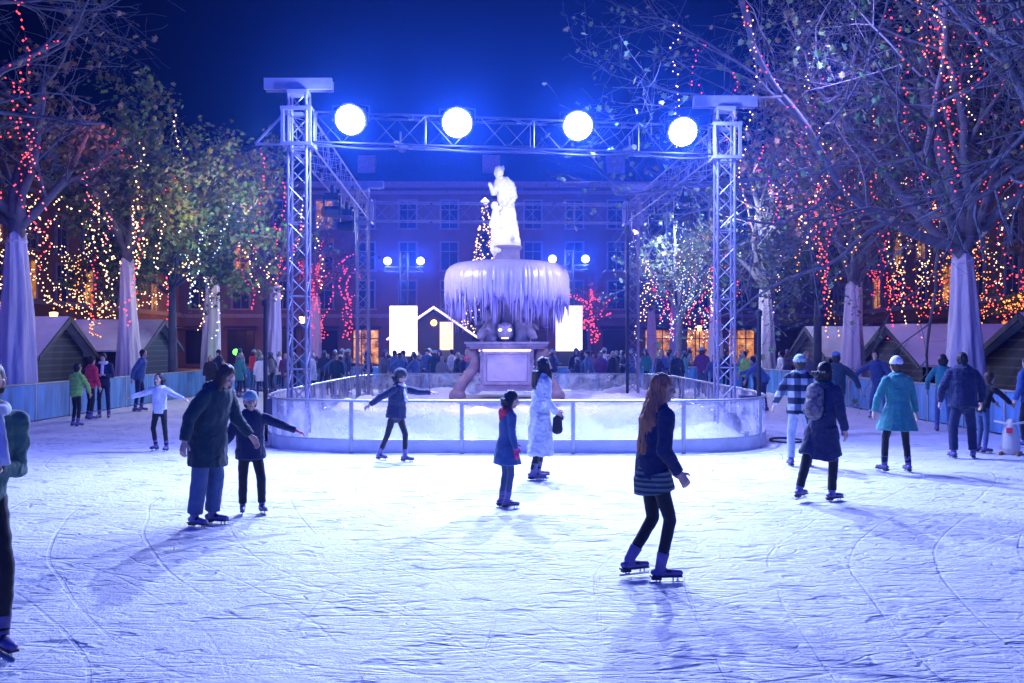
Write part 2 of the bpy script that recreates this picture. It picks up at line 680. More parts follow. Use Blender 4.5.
for px, py, d, lab in ((398, 142, 20.1, 'white spotlight clamped low on the beam towards the bracket tower, turned to the statue'),
                       (632, 146, 20.8, 'white spotlight clamped low on the beam towards the branches, turned to the statue')):
    p = at(px, py, d) + V((0, .45, 0))
    t = thing('spotlight', lab, 'spotlight', p)
    aim = V((-.1, 28, 5.2))
    rot = (aim - p).to_track_quat('Y', 'Z').to_matrix()
    a = MB()
    a.cap(rot @ V((0, -.22, 0)), rot @ V((0, .12, 0)), .06, .1, flat=True)
    a.build('barrel', BLACK, t)
    a = MB()
    a.cap(rot @ V((0, .12, 0)), rot @ V((0, .13, 0)), .09, .09, flat=True)
    a.build('lens', emat('stage_lens', (.8, .85, 1), 6), t)
    a = MB()
    a.tube([V((0, 0, .08)), V((0, 0, .3))], .02)
    a.build('clamp', BLACK, t)
    lamp('SPOT', 'statue_lamp', p + (aim - p).normalized() * .2, aim + V((0, 0, .75)), 1700, (.66, .64, 1), .06, 19, .5, t)

# ------------------------------------------------------------------ light towers in the far part
for px, d, y0, lab in ((404, 53, 261, 'far lighting mast with two small floodlights near the glowing panel'),
                       (569, 53, 259, 'far lighting mast with two small floodlights behind the ice bowl')):
    c = at(px, 300, d)
    top = at(px, y0, d).z
    t = thing('lighting_mast', lab, 'lighting mast', (c.x, d, 0))
    a = MB()
    truss(a, V((0, 0, 0)), V((0, 0, top + .45)), .4, .4, V((1, 0, 0)), .04, .018, .45)
    a.build('mast', BLACK, t)
    a = MB()
    truss(a, V((-1.0, 0, top - .45)), V((1.0, 0, top - .45)), .25, .25, V((0, 0, 1)), .022, .012, .3)
    a.build('crossbar', BLACK, t)
    a = MB()
    a.box(V((0, 0, .05)), (1.2, 1.2, .1))
    a.build('foot', BLACK, t)
    for s in (-1, 1):
        f = flood(px + s * 16.5, y0, d - .25, 'small floodlight %s of the far mast %s' % ('on the outer end' if s * (px - 487) > 0 else 'on the inner end', 'near the glowing panel' if px < 500 else 'behind the ice bowl'), 3600, .19, (c.x + s * 2, 20, 0), 'small floodlights on the far masts', big=False)

# ------------------------------------------------------------------ inner fence ring
CX, CY, HX, HY = .1, 27.7, 5.35, 9.25
EXPO = 5.6


def ring_pt(t):
    c, s = math.cos(t), math.sin(t)
    return V((CX + HX * math.copysign(abs(c) ** (2 / EXPO), c), CY + HY * math.copysign(abs(s) ** (2 / EXPO), s), 0))


dense = [ring_pt(2 * math.pi * i / 2000 - math.pi / 2) for i in range(2001)]
cum = [0]
for i in range(2000):
    cum.append(cum[-1] + (dense[i + 1] - dense[i]).length)
PER = cum[-1]


def along(s):
    s %= PER
    lo, hi = 0, 2000
    while hi - lo > 1:
        mid = (lo + hi) // 2
        if cum[mid] <= s:
            lo = mid
        else:
            hi = mid
    f = (s - cum[lo]) / max(1e-9, cum[hi] - cum[lo])
    return dense[lo].lerp(dense[hi], f)


def frosted():
    m = bpy.data.materials.new('frosted_clear_panel')
    m.use_nodes = True
    nt = m.node_tree
    L = nt.links.new
    nt.nodes.clear()
    out = _n(nt, 'ShaderNodeOutputMaterial')
    tr = _n(nt, 'ShaderNodeBsdfTransparent')
    tr.inputs[0].default_value = (.93, .94, 1, 1)
    df = _n(nt, 'ShaderNodeBsdfDiffuse')
    df.inputs[0].default_value = (.75, .76, .86, 1)
    tl = _n(nt, 'ShaderNodeBsdfTranslucent')
    tl.inputs[0].default_value = (.72, .72, .86, 1)
    gl = _n(nt, 'ShaderNodeBsdfGlossy')
    gl.inputs['Roughness'].default_value = .12
    mix1 = _n(nt, 'ShaderNodeMixShader')
    mix1.inputs[0].default_value = .62
    L(df.outputs[0], mix1.inputs[1])
    L(tl.outputs[0], mix1.inputs[2])
    tc = _n(nt, 'ShaderNodeTexCoord')
    n = _n(nt, 'ShaderNodeTexNoise', Scale=.9, Detail=4., Distortion=2.2, Roughness=.5)
    L(tc.outputs['Object'], n.inputs['Vector'])
    n2 = _n(nt, 'ShaderNodeTexNoise', Scale=9., Detail=5.)
    L(tc.outputs['Object'], n2.inputs['Vector'])
    sp = _n(nt, 'ShaderNodeSeparateXYZ')
    L(tc.outputs['Object'], sp.inputs[0])
    lowr = _n(nt, 'ShaderNodeMapRange')
    L(sp.outputs['Z'], lowr.inputs['Value'])
    lowr.inputs['From Min'].default_value = .0
    lowr.inputs['From Max'].default_value = .8
    lowr.inputs['To Min'].default_value = .16
    lowr.inputs['To Max'].default_value = -.02
    mr = _n(nt, 'ShaderNodeMapRange')
    L(n.outputs['Fac'], mr.inputs['Value'])
    mr.inputs['From Min'].default_value = .35
    mr.inputs['From Max'].default_value = .66
    mr.inputs['To Min'].default_value = .10
    mr.inputs['To Max'].default_value = .62
    ad = _n(nt, 'ShaderNodeMath', operation='ADD')
    L(mr.outputs[0], ad.inputs[0])
    L(lowr.outputs[0], ad.inputs[1])
    mu = _n(nt, 'ShaderNodeMath', operation='MULTIPLY_ADD')
    L(n2.outputs['Fac'], mu.inputs[0])
    mu.inputs[1].default_value = .3
    mu.inputs[2].default_value = -.13
    ad2 = _n(nt, 'ShaderNodeMath', operation='ADD', use_clamp=True)
    L(ad.outputs[0], ad2.inputs[0])
    L(mu.outputs[0], ad2.inputs[1])
    mix2 = _n(nt, 'ShaderNodeMixShader')
    L(ad2.outputs[0], mix2.inputs[0])
    L(tr.outputs[0], mix2.inputs[1])
    L(mix1.outputs[0], mix2.inputs[2])
    mix3 = _n(nt, 'ShaderNodeMixShader')
    mix3.inputs[0].default_value = .07
    L(mix2.outputs[0], mix3.inputs[1])
    L(gl.outputs[0], mix3.inputs[2])
    L(mix3.outputs[0], out.inputs['Surface'])
    return m


PLEX = frosted()
KICK = pmat('kick_board', (.55, .56, .66), rough=.5, var=.2, scale=2, bump=.2)
t = thing('rink_fence', 'clear frosted panel fence curving round the frozen fountain', 'fence', (0, 0, 0))
npan = 26
off = PER / npan / 2
for k in range(npan):
    s0, s1 = off + PER * k / npan, off + PER * (k + 1) / npan
    for lo, hi, nm, mt, th in ((.27, .955, 'panel', PLEX, .006), (.02, .26, 'kick_board', KICK, .02)):
        a = MB()
        rs = []
        for i in range(9):
            p = along(s0 + (s1 - s0) * i / 8)
            q = along(s0 + (s1 - s0) * i / 8 + .05)
            nn = (q - p).normalized().cross(V((0, 0, 1)))
            rs.append([p + nn * th + V((0, 0, lo)), p + nn * th + V((0, 0, hi)), p - nn * th + V((0, 0, hi)), p - nn * th + V((0, 0, lo))])
        if nm == 'panel':
            k0 = len(a.v)
            for r in rs:
                a.v += [tuple((r[0] + r[3]) / 2), tuple((r[1] + r[2]) / 2)]
            for i in range(8):
                a.face([k0 + 2 * i, k0 + 2 * i + 2, k0 + 2 * i + 3, k0 + 2 * i + 1])
        else:
            a.rings(rs)
        a.build(nm, mt, t)
    a = MB()
    p = along(s0)
    a.box(p + V((0, 0, .5)), (.07, .06, 1.0))
    a.build('post', STEEL, t)
a = MB()
pts = [along(PER * i / 160) + V((0, 0, .985)) for i in range(161)]
a.tube(pts, .028, n=6, closed=False)
a.build('top_rail', STEEL, t)
a = MB()
pts = [along(PER * i / 160) + V((0, 0, .262)) for i in range(161)]
a.tube(pts, .022, n=5, closed=False)
a.build('middle_rail', STEEL, t)

for px, y0, lab, s in ((265.5, 300, 'slim black post at the fence corner beside the bracket tower', -1), (759, 310, 'slim black post at the fence corner beside the branch tower', 1)):
    d = 21.0
    p = at(px, y0, d)
    t = thing('lamp_post', lab, 'post', (p.x, d, 0))
    a = MB()
    a.tube([V((0, 0, 0)), V((0, 0, p.z - .12))], .05, .045, n=10)
    a.build('pole', BLACK, t)
    a = MB()
    a.lathe([(.05, p.z - .14), (.075, p.z - .1), (.07, p.z - .02), (.02, p.z + .02)], 12)
    a.build('cap', BLACK, t)
    a = MB()
    a.lathe([(.14, 0), (.14, .03), (.07, .05)], 12)
    a.build('base_plate', BLACK, t)

# snow and rough ice heaped inside the ring
mb = MB()
N = 90
for j in range(N + 1):
    for i in range(N + 1):
        u, vv = i / N * 2 - 1, j / N * 2 - 1
        x, y = CX + u * (HX - .25), CY + vv * (HY - .25)
        e = (abs(u) ** EXPO + abs(vv) ** EXPO)
        k = max(0, min(1, (1 - e) * 2.2))
        h = .03 + k * (.24 + .42 * abs(noise.noise(V((x * .55, y * .45, 1.7)))) + .16 * noise.noise(V((x * 1.7, y * 1.7, 5))) + .05 * noise.noise(V((x * 5, y * 5, 5))))
        mb.v.append((x, y, max(-.2, h) if e < 1 else -.25))
for j in range(N):
    for i in range(N):
        a = j * (N + 1) + i
        mb.face([a, a + 1, a + N + 2, a + N + 1])
tag(mb.build('snow', SNOW, smooth=True), 'rough heaped snow around the foot of the fountain', 'snow', kind='stuff')

# cable loop lying on the ice by the fence corner
a = MB()
pts = []
for i in range(40):
    s = i / 39
    an = s * 2 * math.pi * 1.15
    pts.append(V((5.5 + .18 + .32 * math.cos(an + 2.2), 20.7 + .45 * math.sin(an + 2.2), .04 + .02 * s)))
a.tube(pts, .022, n=6)
tag(a.build('cable', BLACK, smooth=True), 'dark cable looped on the ice at the fence corner', 'cable')

# ------------------------------------------------------------------ fountain
FD = 28.0
FXC = at(507, 300, FD).x
fo = thing('fountain', 'frozen stone fountain with icicles hanging from its bowl', 'fountain', (FXC, FD, 0))
STONE = pmat('fountain_stone', (.19, .17, .185), rough=.75, var=.25, scale=4, bump=.6, bscale=18, bdist=.02)
DSTONE = pmat('dark_wet_stone', (.16, .11, .10), rough=.6, var=.4, scale=4, bump=.6, bscale=14, bdist=.02)
ICE = bpy.data.materials.new('icicle_ice')
ICE.use_nodes = True
nt = ICE.node_tree
b = nt.nodes['Principled BSDF']
b.inputs['Base Color'].default_value = (.42, .38, .62, 1)
b.inputs['Roughness'].default_value = .25
b.inputs['Subsurface Weight'].default_value = .35
b.inputs['Subsurface Radius'].default_value = (.06, .06, .12)
tc = _n(nt, 'ShaderNodeTexCoord')
mp = _n(nt, 'ShaderNodeMapping')
mp.inputs['Scale'].default_value = (9, 9, .8)
n1 = _n(nt, 'ShaderNodeTexNoise', Scale=2.2, Detail=5.)
bp = _n(nt, 'ShaderNodeBump', Strength=.6, Distance=.04)
nt.links.new(tc.outputs['Object'], mp.inputs['Vector'])
nt.links.new(mp.outputs['Vector'], n1.inputs['Vector'])
nt.links.new(n1.outputs['Fac'], bp.inputs['Height'])
nt.links.new(bp.outputs['Normal'], b.inputs['Normal'])


def fz(y):
    return EYE + (HZ - y) * FD / F


def fr(px):
    return px * FD / F


a = MB()
a.box(V((0, 0, .18)), (3.4, 3.0, .36))
a.box(V((0, 0, .46)), (2.9, 2.6, .24))
a.build('stepped_base', DSTONE, fo)
a = MB()
zb, zt = fz(390), fz(349)
a.box(V((0, 0, (zb + zt) / 2)), (fr(52), 1.46, zt - zb))
a.build('pedestal', STONE, fo)
a = MB()
hw = fr(20)
for x, zc, sx, sz in ((0, zt - .10, 2 * hw + .16, .08), (0, zb + .22, 2 * hw + .16, .08), (-hw - .04, (zb + zt) / 2 + .06, .08, zt - zb - .40), (hw + .04, (zb + zt) / 2 + .06, .08, zt - zb - .40)):
    a.box(V((x, -.755, zc)), (sx, .05, sz))
a.build('panel_frame', STONE, fo)
a = MB()
a.box(V((0, -.74, (zb + zt) / 2 + .06)), (2 * hw - .02, .025, zt - zb - .42))
a.build('relief_panel', pmat('pale_stone', (.27, .25, .28), rough=.7, var=.12, scale=5, bump=.4, bscale=20), fo)
a = MB()
for z, ww, h in ((zt + .03, 2.06, .06), (zt + .10, 2.2, .08), (zt + .17, 2.3, .06), (zb + .08, 1.7, .16)):
    a.box(V((0, 0, z)), (ww, ww * .85, h - .004))
a.build('cornice', STONE, fo)
for s in (-1, 1):          # scrolled buttresses
    a = MB()
    pts = []
    for i in range(14):
        k = i / 13
        pts.append(V((s * (.93 + .42 * (1 - k) ** 1.6 + .10 * math.sin(k * 6.5)), -.55, .50 + k * (zt - .52))))
    a.tube(pts, .17, .13, n=10)
    a.ball(V((s * 1.36, -.55, .62)), .24, .2, .24)
    a.ball(V((s * .98, -.55, zt - .1)), .19, .18, .17)
    me = remesh(a, .03, 3)
    link(me, 'scroll_buttress', DSTONE, fo)
# sculpted figures under the bowl
zc0 = zt + .2
zr = fz(300)
for k in range(4):
    an = R(45 + 90 * k)
    c = V((.62 * math.cos(an), .62 * math.sin(an), 0))
    a = MB()
    a.cap(c + V((0, 0, zc0)), c * 1.0 + V((0, 0, zc0 + .45)), .26, .22)
    a.cap(c * .95 + V((0, 0, zc0 + .45)), c * .75 + V((0, 0, zr)), .22, .26)
    a.ball(c * 1.35 + V((0, 0, zc0 + .75)), .14, .14, .17)
    a.cap(c * 1.1 + V((0, 0, zc0 + .55)), c * 1.8 + V((.1 * math.cos(an * 3), 0, zc0 + .15)), .1, .12)
    a.cap(c * 1.1 + V((0, 0, zc0 + .6)), c * 1.5 + V((-.25 * math.sin(an), .25 * math.cos(an), zc0 + .35)), .09, .07)
    a.cap(c * 1.1 + V((0, 0, zc0 + .6)), c * 1.5 + V((.25 * math.sin(an), -.25 * math.cos(an), zc0 + .5)), .09, .07)
    me = remesh(a, .03, 3, lambda p: .02 * noise.noise(p * 9))
    link(me, 'bowl_figure', STONE, fo)
a = MB()
a.lathe([(.42, zc0), (.36, zc0 + .4), (.34, zc0 + .8), (.5, zr), (.6, zr + .1)], 20)
a.build('core_column', STONE, fo, True)
# grotesque mask with lit eyes and mouth
a = MB()
a.ball(V((-.05, -.72, zc0 + .28)), .24, .16, .27)
a.ball(V((-.05, -.86, zc0 + .24)), .05, .07, .08)
for s in (-1, 1):
    a.cap(V((-.05 + s * .05, -.86, zc0 + .40)), V((-.05 + s * .17, -.84, zc0 + .46)), .035, .03)
link(remesh(a, .025, 2), 'mask', STONE, fo)
a = MB()
for s in (-1, 1):
    a.ball(V((-.05 + s * .13, -.87, zc0 + .32)), .055, .03, .045)
a.box(V((-.05, -.90, zc0 + .10)), (.2, .05, .04))
a.build('mask_light', emat('mask_glow', (.85, .8, 1), 2), fo)
a = MB()
a.box(V((0, -.80, zt - .035)), (1.3, .05, .03))
a.build('light_strip', emat('strip_glow', (.66, .55, 1), 9), fo)
# bowl with frozen curtain
zt_b = fz(262)
RB = fr(62)
a = MB()
a.lathe([(.55, zr), (1.0, zr + .18), (RB * .86, zt_b - .42), (RB * .93, zt_b - .2), (RB * .88, zt_b - .1), (.3, zt_b - .06)], 48)
a.build('bowl', STONE, fo, True)
a = MB()
NS = 420
prof = [(.02, .0), (.35, -.005), (.68, -.02), (.83, -.06), (.91, -.13), (.96, -.24), (.985, -.38), (1.0, -.55), (1.0, -.72)]
rs = [[] for _ in range(len(prof) + 2)]
ends = []
for j in range(NS):
    an = 2 * math.pi * j / NS
    ridge = .022 * noise.noise(V((math.cos(an) * 14, math.sin(an) * 14, 0))) + .014 * noise.noise(V((math.cos(an) * 40, math.sin(an) * 40, 3)))
    ln = 1.12 + .3 * noise.noise(V((math.cos(an) * 5, math.sin(an) * 5, 7))) + .30 * noise.noise(V((math.cos(an) * 24, math.sin(an) * 24, 2))) + .22 * noise.noise(V((math.cos(an) * 60, math.sin(an) * 60, 9)))
    ln = max(.68, ln)
    ends.append(ln)
    for i, (r, z) in enumerate(prof):
        q = r * RB * (1 + ridge * min(1, max(0, (-z - .03) * 3)))
        rs[i].append(V((q * math.cos(an), q * math.sin(an), zt_b + z * (min(1, ln / .72) if z < -.5 else 1))))
    q = RB * (1.0 + ridge) - .02
    rs[len(prof)].append(V((q * math.cos(an), q * math.sin(an), zt_b - ln)))
    q -= .05
    rs[len(prof) + 1].append(V((q * math.cos(an), q * math.sin(an), zt_b - ln + .04)))
a.rings(rs, True)
for k in range(480):
    an = rnd.uniform(0, 2 * math.pi)
    q = RB * rnd.uniform(.80, 1.005)
    z1 = zt_b - rnd.uniform(.5, .9)
    ln = rnd.uniform(.35, 1.1) * (1 if rnd.random() < .75 else 1.25)
    c = V((q * math.cos(an), q * math.sin(an), z1))
    r = rnd.uniform(.012, .045) * rnd.uniform(.7, 1.15)
    a.tube([c, c + V((0, 0, -ln * .5)), c + V((0, 0, -ln))], r, .003, n=6)
a.build('ice_curtain', ICE, fo, True)
a = MB()
zn = fz(247)
a.lathe([(.46, zt_b - .02), (.42, zt_b + .06), (.36, zt_b + .1), (.36, zn - .1), (.40, zn - .07), (.43, zn - .02), (.43, zn + .015)], 28)
a.build('statue_plinth', STONE, fo, True)
# the statue: a stooping robed figure with a small companion, grown as one surface
SX = at(504, 200, FD).x - FXC
a = MB()


def sp(px, py, y=0.):
    return V((fr(px - 504) + SX, y, fz(py)))


a.ball(V((SX, 0, zn + .05)), .42, .36, .12)
a.cap(sp(503, 247), sp(505, 240), .38, .34)                      # rock
a.cap(sp(508, 243, -.05), sp(508, 228, -.1), .12, .13)           # legs
a.cap(sp(508, 228, -.1), sp(506, 214), .14, .18)
a.cap(sp(499, 243, .02), sp(499, 227, -.1), .10, .12)
a.cap(sp(499, 227, -.1), sp(504, 213), .13, .17)
a.cap(sp(514, 246, .1), sp(509, 205, .14), .20, .17)             # drapery behind
a.cap(sp(506, 213), sp(505, 198), .21, .22, .75, V((1, 0, 0)))   # hips, chest
a.cap(sp(505, 198), sp(503, 184), .22, .25, .72, V((1, 0, 0)))
a.cap(sp(510, 184, .02), sp(498, 183, -.02), .13, .12)           # shoulders
a.cap(sp(502, 181), sp(500, 176, -.05), .09, .08)                # neck
a.ball(sp(499, 172.5, -.1), .135, .16, .18)                      # head bowed
a.cap(sp(498, 175, -.2), sp(497, 179, -.2), .07, .05)            # beard
a.cap(sp(502, 169, .0), sp(503, 165.5), .07, .02)                # crest
a.cap(sp(511, 184), sp(515, 197, -.08), .105, .09)               # arm down at the side
a.cap(sp(515, 197, -.08), sp(509, 207, -.25), .085, .07)
a.cap(sp(497, 184, -.05), sp(494, 194, -.2), .10, .085)          # arm raised to the chest
a.cap(sp(494, 194, -.2), sp(490.5, 188, -.32), .08, .06)
a.ball(sp(490, 186.5, -.33), .07)
a.cap(sp(496, 240, -.15), sp(495, 222, -.18), .09, .11)          # small companion
a.cap(sp(495, 222, -.18), sp(496, 212, -.2), .12, .10)
a.ball(sp(495, 206.5, -.22), .11, .12, .12)
a.cap(sp(495, 213, -.2), sp(500, 209, -.22), .05, .05)
a.cap(sp(493, 214, -.2), sp(491, 228, -.2), .05, .045)
me = remesh(a, .019, 2, lambda p: .025 * noise.noise(p * 8) - .06 * (.5 - abs(noise.noise(V((p.x * 10 + p.z * 2, p.y * 10, p.z * 3.2))))) ** 3 * 8 * .5 + .012 * noise.noise(p * 26))
st = link(me, 'statue', pmat('white_marble', (.80, .79, .82), rough=.5, var=.1, scale=5, bump=.3, bscale=25), None)
st.location = (FXC, FD, 0)
tag(st, 'white marble statue of a stooping figure on top of the frozen bowl', 'statue')
for s in (-1, 1):
    lamp('POINT', 'fountain_lamp', (FXC + s * .9, FD - 2.6, .75), None, 60, (.45, .28, 1), .15, parent=fo)
lamp('POINT', 'fountain_lamp', (FXC, FD - 1.1, zt - .15), None, 4, (.62, .5, 1), .1, parent=fo)
lamp('POINT', 'fountain_lamp', (FXC, FD - 1.15, zc0 + .45), None, 9, (.4, .35, 1), .1, parent=fo)

# ------------------------------------------------------------------ rink barriers, left, right and far
BARR = pmat('barrier_film', (.07, .24, .50), rough=.4, var=.55, scale=1.0, stretch=(3, 3, .55), bump=.25, bscale=3, bdist=.03)
BARR2 = BARR


def barrier(lab, a0, a1, n, mt):
    t = thing('rink_barrier', lab, 'barrier', a0)
    d = (a1 - a0)
    for k in range(n):
        p, q = d * (k / n), d * ((k + 1) / n)
        u = d.normalized()
        pe = u.cross(V((0, 0, 1)))
        a = MB()
        a.rings([[x + pe * .02 + V((0, 0, .04)), x + pe * .02 + V((0, 0, .97)), x - pe * .02 + V((0, 0, .97)), x - pe * .02 + V((0, 0, .04))] for x in (p + u * .04, q - u * .04)])
        a.build('panel', mt, t)
        a = MB()
        a.box(p + V((0, 0, .51)), (.06, .06, 1.02))
        a.box(p + V((0, 0, .01)), (.3, .3, .02))
        a.build('post', STEEL, t)
    a = MB()
    a.tube([V((0, 0, 1.0)), d + V((0, 0, 1.0))], .03, n=6)
    a.build('top_rail', STEEL, t)
    return t


barrier('blue lit panel barrier in front of the huts with the dark gable', V((RX0, 12, 0)), V((RX0, RY1, 0)), 17, BARR)
barrier('blue lit panel barrier in front of the log huts under the red lights', V((RX1, 12, 0)), V((RX1, RY1, 0)), 17, BARR)
barrier('far panel barrier closing the rink behind the fountain', V((RX0, RY1, 0)), V((RX1, RY1, 0)), 12, BARR2)

# ------------------------------------------------------------------ huts
LOG_L = banded('log_boards_green', (.045, .07, .075), (.008, .012, .016), 'Z', 1.55, .85, rough=.7, soft=.1, bump=.6)
LOG_R = banded('log_boards', (.10, .085, .075), (.015, .012, .012), 'Z', 1.3, .85, rough=.7, soft=.1, bump=.6)
ROOFW = pmat('white_roof_cover', (.78, .77, .82), rough=.8, var=.1, scale=1.2, bump=.5, bscale=3, bdist=.05)
WOOD = pmat('dark_trim', (.035, .032, .035), rough=.7, bump=.3)


def hut(lab, gx, y0, y1, ridge, eave, depth, s, log, lit=True):
    """market hut, gable end in the plane x = gx, running away from the rink (s = side)"""
    t = thing('market_hut', lab, 'hut', (gx, (y0 + y1) / 2, 0))
    hw = (y1 - y0) / 2
    ew = eave - .05
    a = MB()
    k = V((0, 0, 0))
    fr_ = [V((0, -hw + .25, 0)), V((0, hw - .25, 0)), V((0, hw - .25, ew)), V((0, 0, ridge - .12)), V((0, -hw + .25, ew))]
    a.rings([fr_, [p + V((s * depth, 0, 0)) for p in fr_]])
    a.build('wall', log, t)
    a = MB()
    ov = -s * .28
    for q in (-1, 1):
        lo = V((ov, q * (hw + .2), eave - .22))
        hi = V((ov, 0, ridge))
        nn = V((0, q * (ridge - eave), hw)).normalized() * .07
        pts = [lo, hi, hi + V((0, 0, .09)), lo + nn]
        a.rings([pts, [p + V((s * (depth + .5), 0, 0)) for p in pts]])
    a.build('roof', ROOFW, t)
    a = MB()
    for q in (-1, 1):
        lo = V((ov - s * .02, q * (hw + .22), eave - .24))
        hi = V((ov - s * .02, q * .012, ridge - .01))
        up = V((0, 0, .17))
        a.rings([[lo + V((0, 0, -.04)), hi + V((0, 0, -.10)), hi + up * .62, lo + up * .55], [p + V((-s * .03, 0, 0)) for p in (lo + V((0, 0, -.04)), hi + V((0, 0, -.10)), hi + up * .62, lo + up * .55)]])
    a.build('barge_board', WOOD, t)
    # selling hatch on the side that looks back along the rink
    a = MB()
    a.box(V((s * depth * .5, -hw + .235, 1.35)), (depth * .6, .04, .8))
    a.build('hatch', pmat('hatch_dark', (.02, .012, .01), rough=.6), t)
    if lit:
        a = MB()
        a.ball(V((s * (depth * .5), -hw - .02, ridge - .9)), .05)
        a.build('lamp', emat('warm_bulb', (1, .45, .12), 14), t)
    return t


HL = -14.3
hut('dark green boarded hut beside the widest wrapped trunk', HL, 29.8, 33.6, 2.85, 1.85, 4.5, -1, LOG_L)
hut('hut with a broad pale roof next to the blue bare trunk', HL, 38.2, 42.4, 2.98, 2.0, 5.0, -1, LOG_L)
HR = 13.2
hut('log hut whose gable is cut off by the frame edge', HR, 22.8, 28.1, 2.76, 1.75, 5, 1, LOG_R)
hut('log hut with broad pale roof between two wrapped trunks', HR, 31.9, 37.6, 2.68, 1.55, 6.5, 1, LOG_R)
hut('log hut half hidden behind the blue bare trunk', HR, 41.4, 46.7, 2.78, 1.7, 6, 1, LOG_R)

# far chalet with string-lit gable, and the glowing panels
t = thing('chalet', 'small dark chalet with light edged gable between the glowing panels', 'chalet', (at(434, 300, 54).x, 54, 0))
a = MB()
fr_ = [V((-2.1, 0, 0)), V((2.1, 0, 0)), V((2.1, 0, 2.5)), V((0, 0, 3.9)), V((-2.1, 0, 2.5))]
a.rings([fr_, [p + V((0, 3, 0)) for p in fr_]])
a.build('wall', pmat('chalet_wood', (.05, .03, .022), rough=.7), t)
a = MB()
for q in (-1, 1):
    pts = [V((q * 2.5, -.3, 2.28)), V((0, -.3, 4.0)), V((0, -.3, 4.14)), V((q * 2.5, -.3, 2.42))]
    a.rings([pts, [p + V((0, 3.6, 0)) for p in pts]])
a.build('roof', ROOFW, t)
a = MB()
for q in (-1, 1):
    for i in range(28):
        k = i / 27
        a.octa(V((q * 2.5 * k, -.36, 4.1 - 1.74 * k)), .035)
a.build('bulb_chain', emat('warm_white', (1, .75, .45), 7), t)
a = MB()
a.ball(V((0, -.12, 3.25)), .17, .05, .17)
a.build('gable_lamp', emat('yellow_lamp', (1, .65, .1), 5), t)

GLOW = emat('panel_glow', (1, .90, .78), 2.6)
GLOW2 = emat('panel_glow_warm', (1, .62, .38), 1.9)
for x0, x1, y0, y1, d, lab, gm in ((390, 417, 306, 356, 50, 'tall glowing white panel beside the far chalet', GLOW),
                                   (556, 582, 306, 351, 50, 'tall glowing white panel behind the icicles', GLOW),
                                   (440, 453, 322, 350, 52, 'smaller glowing panel with a warm tone at the chalet end', GLOW2)):
    p, q = at(x0, y1, d), at(x1, y0, d)
    t = thing('light_panel', lab, 'light panel', ((p.x + q.x) / 2, d, 0))
    a = MB()
    a.box(V((0, 0, (p.z + q.z) / 2)), (q.x - p.x, .3, q.z - p.z))
    a.build('screen', gm, t)
    a = MB()
    a.box(V((0, .0, p.z / 2)), ((q.x - p.x) * .9, .34, p.z - .01))
    a.build('stand', WOOD, t)
    lamp('POINT', 'panel_lamp', ((p.x + q.x) / 2, d - .8, (p.z + q.z) / 2), None, 120, (1, .85, .7), .5, parent=t)

# green laser lamp on a stand among the far skaters
p = at(236, 352, 43)
t = thing('laser_lamp', 'bright green laser lamp shining above the far skaters', 'laser', (p.x, 43, 0))
a = MB()
a.tube([V((0, 0, 0)), V((0, 0, p.z - .1))], .03, n=8)
a.build('stand', BLACK, t)
a = MB()
a.box(V((0, .15, p.z)), (.26, .3, .22))
a.build('housing', BLACK, t)
a = MB()
a.ball(V((0, -.03, p.z)), .13, .05, .13)
a.build('lens', emat('laser_green', (.08, 1, .05), 8), t)
lamp('POINT', 'laser_light', (p.x, 42.7, p.z), None, 10, (.1, 1, .05), .08, parent=t)


# ------------------------------------------------------------------ buildings
def pane_dark(name, c, em=None, s=0):
    return pmat(name, c, rough=.15, var=.3, scale=.6, bump=0, emit=em, estr=s)


def interior(name, s):
    m = bpy.data.materials.new(name)
    m.use_nodes = True
    nt = m.node_tree
    nt.nodes.clear()
    tc = _n(nt, 'ShaderNodeTexCoord')
    n = _n(nt, 'ShaderNodeTexNoise', Scale=1.1, Detail=4., Roughness=.7)
    nt.links.new(tc.outputs['Object'], n.inputs['Vector'])
    rp = _n(nt, 'ShaderNodeValToRGB')
    e = rp.color_ramp.elements
    e[0].position, e[0].color = .36, (.05, .015, .004, 1)
    e[1].position, e[1].color = .72, (1, .72, .26, 1)
    k = e.new(.55)
    k.color = (.75, .27, .05, 1)
    nt.links.new(n.outputs['Fac'], rp.inputs['Fac'])
    em = _n(nt, 'ShaderNodeEmission', Strength=s)
    nt.links.new(rp.outputs['Color'], em.inputs['Color'])
    o = _n(nt, 'ShaderNodeOutputMaterial')
    nt.links.new(em.outputs[0], o.inputs['Surface'])
    m.cycles.emission_sampling = 'NONE'
    return m


WARM = interior('lit_window', .8)
WARM2 = interior('lit_shop', 1.3)
DARKP = pane_dark('dark_window', (.05, .07, .10))


